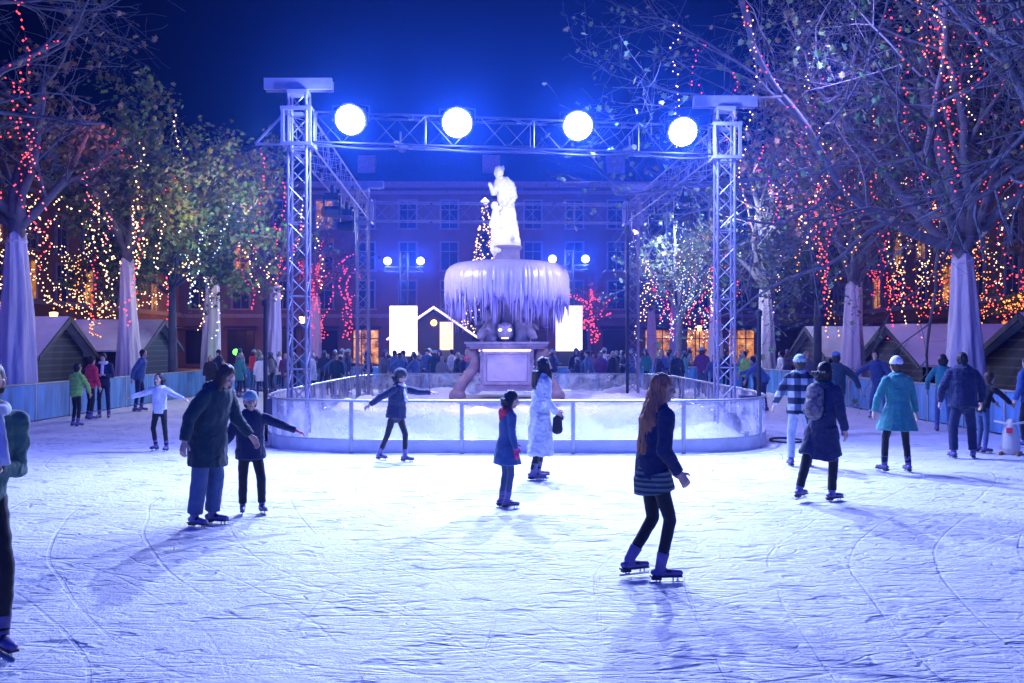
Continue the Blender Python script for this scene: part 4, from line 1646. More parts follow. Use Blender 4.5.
def person(lab, pos, H, heading, jacket, trousers, *, lean=(0, .08, 1), LT=(-.08, .16, -1), LS=(-.02, -.14, -1), RT_=(.09, .02, -1), RS=(.02, -.16, -1),
           LA=(-.26, -.06, -1), LF=(-.05, .42, -1), RA=(.26, .02, -1), RF=(.05, .34, -1), look=(0, 0), hair=('dark', 'short'), hat=None, hem=.0, hemflare=1.12, fat=1., legw=1.,
           boot=None, gloves=None, near=True, quilt=0., hood=None, scarf=None, bag=None, backpack=None, skirt=None, headk=1., skates=True, group=None, vox=None, wr=.008, stripe=None):
    s = H / 1.74
    vx = (vox or (.0085 if near else .016))
    u = nv(*lean)
    # ---- joints (local: x right hand side, y forward, z up)
    pel = V((0, 0, 0))
    hipL, hipR = V((-.085 * s, 0, -.02 * s)), V((.085 * s, 0, -.02 * s))
    kL = hipL + nv(*LT) * .43 * s
    kR = hipR + nv(*RT_) * .43 * s
    aL = kL + nv(*LS) * .41 * s
    aR = kR + nv(*RS) * .41 * s
    sole = .085 * s + (.055 if skates else 0)
    low = min(aL.z, aR.z) - sole
    up = V((0, 0, -low))
    pel, hipL, hipR, kL, kR, aL, aR = [p + up for p in (pel, hipL, hipR, kL, kR, aL, aR)]
    xs = V((1, 0, 0))
    ch = pel + u * .30 * s
    nb = pel + u * .50 * s
    shw = .175 * s * (1 + .25 * (fat - 1))
    sd = (xs - u * xs.dot(u)).normalized()
    shL, shR = nb - sd * shw - u * .045 * s, nb + sd * shw - u * .045 * s
    eL = shL + nv(*LA) * .285 * s
    eR = shR + nv(*RA) * .285 * s
    wL = eL + nv(*LF) * .25 * s
    wR = eR + nv(*RF) * .25 * s
    yaw, pit = R(look[0]), R(look[1])
    Hm = Matrix.Rotation(-yaw, 3, 'Z') @ Matrix.Rotation(-pit, 3, 'X')
    hk = s * headk * (1.0 if s > .9 else 1.12)
    hc = nb + u * .075 * s + Hm @ V((0, .025, .115)) * hk

    t = thing('person', lab, 'person', pos, -R(heading), group)

    # ---- body: one continuous surface
    a = MB()
    a.cap(pel, ch, .115 * s, .12 * s, .7, xs)
    a.cap(ch, nb - u * .05 * s, .12 * s, .11 * s, .7, xs)
    a.cap(shL, shR, .05 * s, .05 * s)
    a.cap(nb - u * .04 * s, hc - Hm @ V((0, 0, .05)) * hk, .054 * s, .05 * s)
    for h_, k_, an_ in ((hipL, kL, aL), (hipR, kR, aR)):
        a.cap(h_, k_, .068 * s, .046 * s)
        a.cap(k_, an_, .045 * s, .032 * s)
    for s_, e_, w_ in ((shL, eL, wL), (shR, eR, wR)):
        a.cap(s_, e_, .043 * s, .034 * s)
        a.cap(e_, w_, .034 * s, .025 * s)

    def hp(x, y, z):
        return hc + Hm @ V((x, y, z)) * hk
    a.ball(hp(0, -.012, .025), .076 * hk, .094 * hk, .095 * hk, rot=Hm)      # skull
    a.cap(hp(0, .03, -.02), hp(0, .045, -.085), .06 * hk, .034 * hk)         # jaw
    if near:
        a.cap(hp(0, .084, .012), hp(0, .106, -.028), .010 * hk, .015 * hk)   # nose
        a.cap(hp(-.04, .074, .024), hp(.04, .074, .024), .014 * hk, .014 * hk)   # brow
        for q in (-1, 1):
            a.ball(hp(q * .034, .062, -.026), .024 * hk)                     # cheeks
            a.ball(hp(q * .078, -.005, -.005), .011 * hk, .02 * hk, .03 * hk, rot=Hm)  # ears
        a.cap(hp(-.018, .082, -.056), hp(.018, .082, -.056), .010 * hk, .010 * hk)     # mouth
    handc = []
    for sg, e_, w_, f_ in ((-1, eL, wL, LF), (1, eR, wR, RF)):
        d = nv(*f_)
        th = (V((0, 1, 0)) - d * d.y)
        if th.length < .3:
            th = V((0, 0, 1)) - d * d.z
        th.normalize()
        pn = d.cross(th)
        if pn.x * -sg < 0:
            pn = -pn
        hs = s * 1.02
        pc = w_ + d * .045 * hs
        handc.append(w_ + d * .09 * hs)
        a.cap(w_ - d * .01, w_ + d * .082 * hs, .034 * hs, .042 * hs, .42, th)
        if near:
            for i_, (o_, ln) in enumerate(((.031, .066), (.011, .076), (-.010, .071), (-.030, .056))):
                b0 = w_ + d * .082 * hs + th * o_ * hs
                b1 = b0 + (d * .92 + pn * .30 + th * o_ * 3).normalized() * ln * .52 * hs
                b2_ = b1 + (d * .70 + pn * .70).normalized() * ln * .5 * hs
                a.cap(b0 - d * .012, b1, .0102 * hs, .0096 * hs, n=8)
                a.cap(b1, b2_, .0096 * hs, .0085 * hs, n=8)
            t0 = w_ + d * .022 * hs + th * .030 * hs
            t1 = t0 + (d * .62 + th * .72 + pn * .25).normalized() * .042 * hs
            t2 = t1 + (d * .92 + th * .25 + pn * .35).normalized() * .034 * hs
            a.cap(t0, t1, .014 * hs, .0115 * hs, n=8)
            a.cap(t1, t2, .0115 * hs, .0095 * hs, n=8)
        else:
            a.cap(w_ + d * .08 * hs, w_ + (d + pn * .3) * .15 * hs, .036 * hs, .022 * hs, .5, th)
            a.cap(w_ + d * .03 * hs + th * .03, w_ + d * .085 * hs + th * .055, .014, .011)
    me = remesh(a, vx, 2)
    body = link(me, 'body', [SKIN, EYEM, LIP, gloves or SKIN], t)
    for pl in me.polygons:
        c = pl.center
        mi = 0
        for hcn in handc:
            if (c - hcn).length < .115 * s:
                mi = 3
        if near and (c - hc).length < .2 * hk:
            q = Hm.transposed() @ (c - hc) / hk
            if q.y > .05:
                if (abs(abs(q.x) - .033) < .0105 and abs(q.z - .003) < .006):
                    mi = 1
                elif abs(q.x) < .024 and abs(q.z + .056) < .009 and q.y > .07:
                    mi = 2
        pl.material_index = mi

    def wrinkle(p):
        w_ = wr * 1.7 * s * (noise.noise(p * 8) + .75 * (.5 - abs(noise.noise(V((p.x * 13 + p.z * 6, p.y * 13, p.z * 21))))) + .3 * noise.noise(p * 34))
        if quilt:
            w_ += quilt * abs(math.sin(p.z * 31)) - quilt * .5
        return w_

    # ---- trousers
    if trousers:
        a = MB()
        a.cap(pel + u * .06 * s, pel - V((0, 0, .05 * s)), .128 * s * fat, .128 * s * fat, .78, xs)
        for h_, k_, an_ in ((hipL, kL, aL), (hipR, kR, aR)):
            a.cap(h_, k_, .086 * s * (.6 + .4 * legw), .060 * s * legw)
            a.cap(k_, k_.lerp(an_, .95), .060 * s * legw, .050 * s * legw ** 1.25, flat=True)
        link(remesh(a, vx * 1.15, 4, lambda p: wr * .8 * s * (noise.noise(V((p.x * 10, p.y * 10, p.z * 16))))), 'trousers', trousers, t)
    # ---- jacket
    a = MB()
    jf = fat * 1.06
    low_c = pel - V((0, 0, .06 * s))
    a.cap(pel + u * .02 * s, ch, .150 * s * jf, .158 * s * jf, .74, xs)
    a.cap(ch, nb - u * .07 * s, .158 * s * jf, .150 * s * jf, .72, xs)
    a.cap(shL + sd * .02, shR - sd * .02, .068 * s, .068 * s)
    a.cap(nb - u * .05 * s, nb + u * .035 * s, .085 * s, .068 * s)
    # hem: from waist down along the mean of the legs
    md_ = ((kL + kR) / 2 - (hipL + hipR) / 2).normalized()
    if hem > 0:
        hb = pel + (md_ * .55 + V((0, 0, -1)) * .45).normalized() * hem * s
        spread = 1 + .35 * abs((kL - kR).y) / s
        a.cap(pel + u * .12 * s, hb, .148 * s * jf, .148 * s * jf * hemflare, .80 * spread, xs, flat=True)
        for h_, k_, an_ in ((hipL, kL, aL), (hipR, kR, aR)):
            f1 = min(1, hem * .88 / .43)
            f2 = max(0, min(.9, (hem - .45) / .41)) if hem > .5 else 0
            e1 = h_.lerp(k_, f1)
            a.cap(h_, e1, .105 * s * jf, (.094 if f2 == 0 else .105) * s * jf * (1 + .25 * (hemflare - 1)), flat=True)
            if f2 > 0:
                a.ball(k_, .105 * s * jf)
                a.cap(k_, k_.lerp(an_, f2), .105 * s * jf, .11 * s * jf, flat=True)
    else:
        a.cap(pel + u * .1 * s, pel - u * .09 * s, .152 * s * jf, .15 * s * jf, .80, xs, flat=True)
    for s_, e_, w_ in ((shL, eL, wL), (shR, eR, wR)):
        a.cap(s_, e_, .068 * s * (.5 + .5 * jf), .056 * s * (.5 + .5 * jf))
        a.cap(e_, w_.lerp(e_, .06), .056 * s * (.5 + .5 * jf), .043 * s * (.5 + .5 * jf), flat=True)
        a.ball(e_, .057 * s * (.5 + .5 * jf))
    jk = link(remesh(a, vx * 1.1, 3, wrinkle), 'jacket', jacket, t)
    if stripe:
        a = MB()
        for s_, e_, w_, q in ((shL, eL, wL, -1), (shR, eR, wR, 1)):
            a.cap(nb + sd * q * .06 * s + u * .035 * s, s_ + sd * q * .035 * s + u * .052 * s, .018 * s, .018 * s)
            a.cap(s_ + sd * q * .035 * s + u * .052 * s, e_ + sd * q * .056 * s, .018 * s, .016 * s)
        link(remesh(a, vx * 1.1, 1), 'shoulder_stripe', stripe, jk)
    if hood:
        a = MB()
        a.cap(nb + Hm @ V((-.07, -.07, .0)) * s, nb + Hm @ V((.07, -.07, .0)) * s, .07 * s, .07 * s)
        a.cap(nb + V((0, -.1, -.0)) * s, nb + V((0, -.12, -.09)) * s, .095 * s, .05 * s, .7, xs)
        a.cap(nb + V((-.085, .02, .01)) * s, nb + V((.085, .02, .01)) * s, .045 * s, .045 * s)
        link(remesh(a, vx * 1.1, 3, lambda p: (.012 if hood[1] else .004) * s * noise.noise(p * (45 if hood[1] else 14))), 'hood', hood[0], jk)
    # ---- hair
    hm_ = HAIRS[hair[0]]
    st_ = hair[1]
    a = MB()
    a.ball(hp(0, -.026, .038), .088 * hk, .098 * hk, .098 * hk, rot=Hm)
    a.cap(hp(-.07, -.03, .01), hp(-.062, -.04, -.055), .028 * hk, .02 * hk)
    a.cap(hp(.07, -.03, .01), hp(.062, -.04, -.055), .028 * hk, .02 * hk)
    a.cap(hp(0, -.05, -.02), hp(0, -.05, -.08), .07 * hk, .05 * hk)
    if st_ in ('long', 'verylong', 'bob'):
        ln = {'bob': .13, 'long': .30, 'verylong': .56}[st_]
        wdt = {'bob': 1., 'long': 1.05, 'verylong': 1.75}[st_]
        top = hp(0, -.06, .0)
        back = top + V((0, -.055, -ln * .5)) * s - u * 0
        tip = top + V((0, -.10 if ln > .2 else -.0, -ln)) * s
        a.cap(top, back, .085 * hk, .085 * s * wdt, .62, xs)
        a.cap(back, tip, .085 * s * wdt, .065 * s * wdt, .55, xs)
        if st_ == 'long':
            for q in (-1, 1):
                a.cap(hp(q * .072, .0, .03), hp(q * .088, .045, -.12), .034 * hk, .036 * hk)
                a.cap(hp(q * .088, .045, -.12), hp(q * .085, .07, -.22), .036 * hk, .012 * hk)
        for q in (-1, 1):
            a.cap(hp(q * .075, -.01, .01), hp(q * .078, -.03, -.10 if ln < .2 else -.16), .026 * hk, .026 * hk)
            for z_ in range(5 if ln > .5 else 0):
                w0 = (.018 + .026 * z_) * q
                a.cap(back + V((w0, -.035 + .012 * z_, .12 - .05 * z_)) * s, tip + V((w0 * 1.05, -.03 + .02 * (z_ % 3), .10 * ((z_ * 7 + (q > 0) * 3) % 4) / 3 - .06)) * s, .022 * s, .007 * s)
            for z_ in range(3):
                a.cap(back + V((q * (.03 + .03 * z_), -.02, .05)) * s, tip + V((q * (.02 + .025 * z_), .0, .02 - .05 * (z_ % 2))) * s, .03 * s, .018 * s)
    elif st_ == 'bun':
        a.ball(hp(0, -.07, .12), .05 * hk)
    elif st_ == 'pony':
        a.cap(hp(0, -.11, .05), hp(0, -.17, -.03), .03 * hk, .035 * hk)
        a.cap(hp(0, -.17, -.03), hp(0, -.16, -.17), .035 * hk, .014 * hk)
    link(remesh(a, vx, 2, lambda p: (.013 if st_ == 'verylong' else .007) * hk * noise.noise(V((p.x * 48, p.y * 48, p.z * 6)))), 'hair', hm_, t)
    # ---- hat
    if hat:
        a = MB()
        typ, hmat = hat[0], hat[1]
        if typ in ('beanie', 'bobble'):
            a.ball(hp(0, -.022, .062), .096 * hk, .106 * hk, .098 * hk, rot=Hm)
            a.cap(hp(0, -.018, .035), hp(0, -.018, .068), .103 * hk, .103 * hk, 1.05, Hm @ xs, flat=True)
            if typ == 'bobble':
                a.ball(hp(0, -.04, .185), .042 * hk)
        elif typ == 'helmet':
            a.ball(hp(0, -.02, .055), .106 * hk, .122 * hk, .105 * hk, rot=Hm)
        elif typ == 'cap':
            a.ball(hp(0, -.02, .06), .094 * hk, .104 * hk, .085 * hk, rot=Hm)
            a.cap(hp(0, .06, .06), hp(0, .15, .045), .075 * hk, .055 * hk, .16, Hm @ xs)
        elif typ == 'furhood':
            a.ball(hp(0, -.045, .03), .125 * hk, .125 * hk, .13 * hk, rot=Hm)
            a.cap(hp(0, -.07, -.02), nb - u * .0, .12 * hk, .11 * hk)
            mh = remesh(a, vx * 1.1, 3, lambda p: .006 * noise.noise(p * 14))
            link(mh, 'hood', hmat, jk)
            a = MB()
            for k in range(20):
                an = 2 * math.pi * k / 20
                a.ball(hp(.105 * math.sin(an), .055 - .02 * math.cos(an), .02 + .135 * math.cos(an)), .036 * hk)
        elif typ == 'band':
            for k in range(18):
                an0, an1 = 2 * math.pi * k / 18, 2 * math.pi * (k + 1) / 18
                a.cap(hp(.086 * math.cos(an0), -.02 + .1 * math.sin(an0), .02 + .04 * math.sin(an0)), hp(.086 * math.cos(an1), -.02 + .1 * math.sin(an1), .02 + .04 * math.sin(an1)), .026 * hk, .026 * hk)
        if typ == 'band':
            a.cap(hp(.05, -.12, -.03), hp(.09, -.17, -.2), .03 * hk, .035 * hk, .6, xs)
            a.cap(hp(.09, -.17, -.2), hp(.06, -.2, -.36), .035 * hk, .03 * hk, .6, xs)
        fz_ = .012 if typ == 'furhood' else .003
        link(remesh(a, vx, 2, lambda p: fz_ * noise.noise(p * 40)), {'furhood': 'fur_trim', 'band': 'headband', 'cap': 'cap', 'helmet': 'helmet'}.get(typ, 'knit_hat'), hat[2] if typ == 'furhood' else hmat, t)
    if scarf:
        a = MB()
        for k in range(12):
            an0, an1 = 2 * math.pi * k / 12, 2 * math.pi * (k + 1) / 12
            c0 = nb + u * .03 * s
            a.cap(c0 + V((.085 * math.cos(an0), .085 * math.sin(an0) + .01, .012 * math.sin(an0 * 2))) * s, c0 + V((.085 * math.cos(an1), .085 * math.sin(an1) + .01, .012 * math.sin(an1 * 2))) * s, .042 * s, .042 * s)
        x_ = scarf[2] if len(scarf) > 2 else .05
        a.cap(nb + V((x_, .10, 0)) * s, nb + V((x_ * 1.3, .17, -.25)) * s, .04 * s, .05 * s, .5, xs)
        a.cap(nb + V((x_ * 1.3, .17, -.25)) * s, nb + V((x_ * 1.5, .17, -scarf[1])) * s, .05 * s, .05 * s, .45, xs, flat=True)
        link(remesh(a, vx, 2, lambda p: .006 * noise.noise(p * 20)), 'scarf', scarf[0], t)
    if skirt:
        a = MB()
        hb = pel + (md_ * .6 + V((0, 0, -1)) * .4).normalized() * .20 * s
        a.cap(pel + u * .05 * s, pel - V((0, 0, .06 * s)), .150 * s, .165 * s, .9, xs, flat=True)
        a.cap(pel - V((0, 0, .05 * s)), hb, .165 * s, .182 * s, 1.0, xs, flat=True)
        for h_, k_ in ((hipL, kL), (hipR, kR)):
            a.cap(h_, h_.lerp(k_, .42), .112 * s, .102 * s, flat=True)
        link(remesh(a, vx, 2), 'skirt', skirt, t)
    if backpack:
        a = MB()
        bk = lambda x, y, z: ch + sd * x * s + V((0, y * s, 0)) + u * z * s
        a.cap(bk(0, -.19, -.12), bk(0, -.19, .16), .125 * s, .115 * s, .66, xs)
        a.cap(bk(0, -.25, -.12), bk(0, -.25, .0), .095 * s, .09 * s, .5, xs)
        pk = link(remesh(a, vx * 1.1, 3, lambda p: .006 * noise.noise(p * 14)), 'backpack', backpack, t)
        for q in (-1, 1):
            a = MB()
            a.tube([bk(q * .09, -.16, .2), bk(q * .1, .02, .235), bk(q * .11, .13, .12), bk(q * .13, .1, -.05), bk(q * .1, -.12, -.15)], .022 * s, n=6)
            a.build('strap', SOLE, pk, True)
    if bag:
        hnd = wR if bag[1] > 0 else wL
        a = MB()
        a.cap(hnd + V((0, .0, -.08)) * s, hnd + V((0, .0, -.25)) * s, .07 * s, .085 * s, .5, V((0, 1, 0)))
        a.tube([hnd + V((0, -.03, -.10)) * s, hnd + V((0, .0, .01)) * s, hnd + V((0, .06, .01)) * s, hnd + V((0, .09, -.10)) * s], .012 * s, n=6)
        bo = link(remesh(a, vx, 2), 'handbag', bag[0], None)
        bo.location = pos
        bo.rotation_euler = (0, 0, -R(heading))
        tag(bo, bag[2], 'handbag')
    # ---- feet
    bt = boot or BOOT
    for nm_, an_, sh_, k_ in (('L', aL, LS, kL), ('R', aR, RS, kR)):
        flat_ = an_.z - sole < .05
        fd = V((0, 1, 0))
        sh = (an_ - k_).normalized()
        dn = V((0, 0, -1))
        if not flat_:
            dn = (V((0, 0, -.6)) + sh * .6).normalized()
            fd = (fd - dn * fd.dot(dn)).normalized()
        fd = (fd + V((-.16 if nm_ == 'L' else .16, 0, 0))).normalized()
        sx = dn.cross(fd)
        a = MB()
        a.cap(an_ - sh * .125 * s, an_ - sh * .01 * s, .056 * s, .046 * s, flat=True)
        a.ball(an_, .048 * s)
        a.cap(an_ - sh * .02 * s, an_ + dn * .04 * s, .045 * s, .047 * s)
        a.cap(an_ + dn * .045 * s - fd * .045 * s, an_ + dn * .05 * s + fd * .10 * s, .043 * s, .040 * s, .8, sx)
        a.cap(an_ + dn * .052 * s + fd * .10 * s, an_ + dn * .055 * s + fd * .165 * s, .040 * s, .034 * s, .8, sx)
        nm = 'skate' if skates else 'shoe'
        me = remesh(a, vx, 2)
        bo = link(me, nm, [bt, SOLE], t)
        for pl in me.polygons:
            q_ = (pl.center - an_).dot(fd) / s
            z_ = (pl.center - an_).dot(dn) / s
            pl.material_index = 1 if (z_ > .075 or (.045 < q_ < .085 and z_ > -.1 and pl.normal.dot(dn) < -.2)) else 0
        rot = Matrix((sx, fd, -dn)).transposed()
        if skates:
            a = MB()
            c = an_ + dn * (.085 * s) + fd * .05 * s
            a.box(c - dn * .004, (.066 * s, .27 * s, .014), rot)
            a.box(c + dn * .012 - fd * .085 * s, (.05 * s, .08 * s, .022), rot)
            a.build('sole_plate', SOLE, bo)
            a = MB()
            a.box(c + dn * .046, (.007, .30 * s, .018), rot)
            for q in (-.085, -.055, .06, .10):
                a.box(c + dn * .025 + fd * q * s, (.009, .014, .04), rot)
            a.build('blade', BLADE, bo)
    return t


def gp(x, y):
    return ground(x, y)


NAVY = cloth('navy', (.010, .018, .070))
BLACKC = cloth('black', (.012, .012, .016))
DKGREEN = cloth('dark_green', (.008, .032, .045))
JEANS = cloth('jeans', (.06, .10, .22))
LJEANS = cloth('light_jeans', (.38, .44, .58))
WHITEC = cloth('white_coat', (.62, .66, .74))
TEAL = cloth('teal', (.03, .22, .22))
BLUEC = cloth('blue', (.05, .11, .26))
NEON = cloth('neon_green', (.28, .62, .10))
REDC = cloth('red', (.68, .03, .07))
PINKG = cloth('pink_glove', (.70, .06, .22))
REDG = cloth('red_glove', (.60, .03, .05))
FUR = cloth('fur', (.24, .21, .17), bump=1., bscale=120, var=.4)
BEIGE = cloth('beige', (.45, .42, .40))
OLIVE = cloth('puffer_green', (.07, .17, .14))
WOOLW = cloth('wool_white', (.72, .74, .80), bump=.8, bscale=90)
WOOLT = cloth('wool_teal', (.30, .45, .50), bump=.8, bscale=90)
PLAID = banded('cloth_plaid', (.42, .46, .55), (.02, .03, .07), 'Z', 1.5, .5, soft=.03)
_nt = PLAID.node_tree
_b = _nt.nodes['Principled BSDF']
_src = _b.inputs['Base Color'].links[0].from_socket
_w = _n(_nt, 'ShaderNodeTexWave', wave_type='BANDS', bands_direction='X', wave_profile='SAW', Scale=1.5)
_tc = _n(_nt, 'ShaderNodeTexCoord')
_nt.links.new(_tc.outputs['Object'], _w.inputs['Vector'])
_rp = _n(_nt, 'ShaderNodeValToRGB')
_rp.color_ramp.elements[0].position = .47
_rp.color_ramp.elements[1].position = .53
_rp.color_ramp.elements[0].color = (1, 1, 1, 1)
_rp.color_ramp.elements[1].color = (.16, .22, .35, 1)
_nt.links.new(_w.outputs['Fac'], _rp.inputs['Fac'])
_mx = _n(_nt, 'ShaderNodeMix', data_type='RGBA', blend_type='MULTIPLY')
_mx.inputs['Factor'].default_value = 1
_nt.links.new(_src, _mx.inputs[6])
_nt.links.new(_rp.outputs['Color'], _mx.inputs[7])
_nt.links.new(_mx.outputs[2], _b.inputs['Base Color'])
RIB = banded('cloth_rib', (.10, .16, .19), (.02, .03, .05), 'Z', 7., .5, soft=.15, bump=.5)
FLOWER = pmat('cloth_flower', (.16, .14, .17), rough=.8, var=.95, scale=22, bump=.2)

# --- skaters on the ice in front
person('person in dark sweater and ribbed skirt with very long loose ginger hair', gp(652, 581), 1.72, 74, NAVY, BLACKC,
       lean=(0, .12, 1), RT_=(.03, .30, -1), RS=(0, -.22, -1), LT=(-.03, .12, -1), LS=(-.02, -.62, -1),
       RA=(.10, -.12, -1), RF=(-.05, .62, -.85), LA=(-.12, .05, -1), LF=(.1, .8, -.8), hair=('ginger', 'verylong'), hem=.0, skirt=RIB, fat=1.08, legw=.95, look=(12, 4), vox=.0075, wr=.006)
person('person in dark green parka and wide blue jeans bending towards a child', gp(207, 527), 1.78, 112, DKGREEN, JEANS,
       lean=(.02, .30, 1), RA=(.50, -.30, -.80), RF=(.30, -.0, -1), LA=(-.25, .25, -1), LF=(-.35, .45, -.75), hem=.32, hemflare=1.2, fat=1.3, wr=.007, legw=1.5,
       hair=('brown', 'long'), hood=(DKGREEN, True), look=(-8, 34), LT=(-.05, .08, -1), RT_=(.05, -.02, -1), vox=.008)
person('child in navy jacket and pale hat, red gloved arm held out', gp(250, 515), 1.36, 158, NAVY, BLACKC,
       RA=(.40, .15, -.9), RF=(.55, .25, -.55), LA=(-.95, .2, -.38), LF=(-.95, .15, -.40), hem=.16, fat=1.28, legw=1.2, gloves=REDG, hair=('brown', 'short'), hat=('beanie', WOOLT),
       LT=(-.16, .22, -1), LS=(-.05, -.12, -1), RT_=(.04, .0, -1), RS=(0, -.12, -1), hood=(NAVY, False))
person('child in a white jacket with both arms spread, skating behind the green parka', gp(160, 452), 1.40, 190, WOOLW, BLACKC,
       LA=(-.9, .1, -.45), LF=(-.9, .2, -.25), RA=(.9, .1, -.35), RF=(.8, .3, -.25), hair=('dark', 'bob'), fat=1.05, LT=(-.15, .1, -1), RT_=(.12, .15, -1), RS=(0, -.3, -1), hood=(WOOLW, False))
person('person in a green puffer jacket and white scarf cut off by the frame edge', V((-3.40, 6.35, 0)), 1.84, 142, OLIVE, BLACKC,
       LA=(-.03, -.22, -1), LF=(.50, .62, .10), RA=(.2, .1, -1), RF=(-.3, .7, .1), hair=('dark', 'bun'), scarf=(WHITEC, .30, -.03), fat=1.0, quilt=.006, lean=(-.10, .10, 1), LT=(-.13, .15, -1), LS=(0, -.2, -1), vox=.0075, look=(10, 6))
person('child in a neon green jacket standing at the barrier with its back turned', gp(76, 427), 1.48, 25, NEON, BLACKC, near=False, vox=.012, fat=1.25, quilt=.014, hair=('dark', 'short'), LA=(-.35, .2, -1), RA=(.4, .3, -.8))
person('person in a bright red jacket standing at the barrier behind the neon green one', gp(90, 420), 1.66, 35, REDC, BLACKC, near=False, vox=.012, fat=1.15, quilt=.01, hair=('dark', 'short'), LA=(-.5, .4, -.7))
person('person in a dark open jacket looking down at both hands by the barrier', gp(104, 419), 1.76, 172, NAVY, NAVY, near=False, vox=.012, LA=(-.2, .1, -1), LF=(.5, .7, .1), RA=(.2, .1, -1), RF=(-.5, .7, .1), hair=('dark', 'short'), look=(0, 25), scarf=(WHITEC, .3, .0))
person('person in blue jacket leaning forward with both hands behind the back', gp(139, 412), 1.84, 92, BLUEC, NAVY, near=False, vox=.012, lean=(0, .2, 1), LA=(-.2, -.5, -1), LF=(.1, -.2, -1), RA=(.25, -.6, -1), RF=(.0, -.2, -1), hair=('dark', 'short'), fat=1.1)
person('skater in a navy jacket with arms spread wide in front of the fence', gp(396, 463), 1.53, 118, NAVY, BLACKC,
       lean=(0, .14, 1), RA=(.55, -.75, -.55), RF=(.35, -.7, -.55), LA=(-.55, .85, -.2), LF=(-.45, .9, -.05), LT=(-.08, .34, -1), LS=(0, -.02, -1), RT_=(.06, -.30, -1), RS=(0, -.50, -1),
       hair=('dark', 'bob'), hat=('helmet', cloth('cap_dark', (.02, .025, .04))), fat=1.28, hem=.10, look=(5, 8), legw=.95, scarf=(WHITEC, .2, .0))
person('girl in a blue flared coat with a red hood and pink gloves', gp(506, 509), 1.37, 72, BLUEC, cloth('leggings', (.05, .08, .17)), hem=.30, hemflare=1.75, hood=(REDC, False), gloves=PINKG,
       hair=('dark', 'bob'), lean=(0, .08, 1), RA=(.25, -.05, -1), RF=(.1, .2, -1), LA=(-.25, .25, -1), LF=(-.1, .5, -.9), RT_=(.04, .12, -1), LT=(-.05, .05, -1), LS=(0, -.15, -1), legw=.95, look=(5, 12))
person('person in a long white coat with long dark hair next to the girl in blue', gp(540, 480), 1.77, 72, WHITEC, BLACKC, hem=.62, hemflare=1.35, hair=('dark', 'long'), lean=(0, .08, 1),
       RA=(.15, -.05, -1), RF=(-.1, .62, -.6), LA=(-.2, .1, -1), LF=(.2, .8, -.5), bag=(BLACKC, 1, 'black handbag held in front of the long white coat'), LT=(-.05, .16, -1), RT_=(.05, -.14, -1), RS=(0, -.2, -1), wr=.014, fat=1.05)
person('person in a checked jacket and pale jeans with a teal knit hat, back turned', gp(800, 467), 1.77, 8, PLAID, LJEANS, hat=('beanie', WOOLT), hair=('brown', 'short'), fat=1.18, legw=1.15, hem=.12,
       LA=(-.5, .2, -1), LF=(-.3, .5, -.8), RA=(.4, .2, -1), LT=(-.12, .06, -1), RT_=(.12, .04, -1), scarf=(WOOLT, .2))
person('person in a long dark coat carrying a flowered backpack', gp(822, 502), 1.73, 52, NAVY, BLACKC, hem=.44, hemflare=1.12, backpack=FLOWER, hair=('dark', 'bob'), lean=(0, .10, 1), fat=1.12,
       RT_=(.05, .22, -1), RS=(0, -.08, -1), LT=(-.10, -.36, -1), LS=(0, -.42, -1), scarf=(TEAL, .75, -.1), RA=(.25, .0, -1), RF=(.0, .35, -1), LA=(-.3, .1, -1), legw=1.1)
person('person in a teal parka with a white knit hat seen from behind', gp(898, 473), 1.75, 352, TEAL, BLACKC, wr=.006, hem=.32, hemflare=1.85, hat=('beanie', WOOLW), hair=('brown', 'short'), fat=1.15, hood=(TEAL, False),
       LT=(-.30, .0, -1), LS=(-.10, -.10, -1), RT_=(.14, .08, -1), RS=(.06, -.1, -1), LA=(-.45, .1, -1), RA=(.4, .1, -1), RF=(.25, .1, -1))
person('broad person in navy jacket with pale shoulder stripes seen from behind', gp(963, 459), 1.82, 8, NAVY, NAVY, hair=('dark', 'short'), fat=1.42, legw=1.35, stripe=BEIGE, hem=.10, LA=(-.5, .1, -1), RA=(.55, .15, -1), LT=(-.16, .05, -1), RT_=(.14, .08, -1), skates=True, hood=(NAVY, True))
person('person in a teal jacket half hidden behind the broad striped navy jacket', V((10.0, 23.2, 0)), 1.74, 20, TEAL, JEANS, near=False, vox=.012, hair=('dark', 'bob'), LA=(-.5, .2, -.8))
person('small person in dark clothes leaning on the plastic skating aid', V((8.75, 18.6, 0)), 1.46, 72, BLACKC, JEANS, near=False, vox=.011, lean=(0, .35, 1), RA=(.2, .8, -.6), RF=(0, .8, -.7), LA=(-.2, .8, -.6), LF=(0, .8, -.7), hair=('brown', 'short'))
person('person in blue jacket cut off at the picture edge by the log hut', V((10.15, 19.6, 0)), 1.74, 335, BLUEC, BLACKC, near=False, vox=.011, hair=('dark', 'short'), fat=1.2, legw=1.2)
person('person in dark blue jacket and white skates by the log hut barrier', gp(879, 420), 1.82, 205, cloth('blue_dark', (.03, .06, .17)), JEANS, near=False, vox=.012, boot=BOOTW, lean=(.15, .2, 1), RA=(.9, .2, -.6), RF=(.7, .2, -.7), LA=(-.5, .3, -.8), LT=(-.12, .15, -1), RT_=(.22, .05, -1), RS=(.1, -.4, -1), hair=('dark', 'short'), fat=1.15)
person('person in a dark jacket and cap with one arm swung out behind the backpack', V((7.2, 22.2, 0)), 1.80, 12, cloth('jacket_dark', (.015, .035, .05)), BLACKC, near=False, vox=.012, hat=('cap', BLUEC), hair=('dark', 'short'), RA=(.75, .1, -.7), RF=(.4, .1, -.9), LA=(-.5, .1, -.9), fat=1.2)
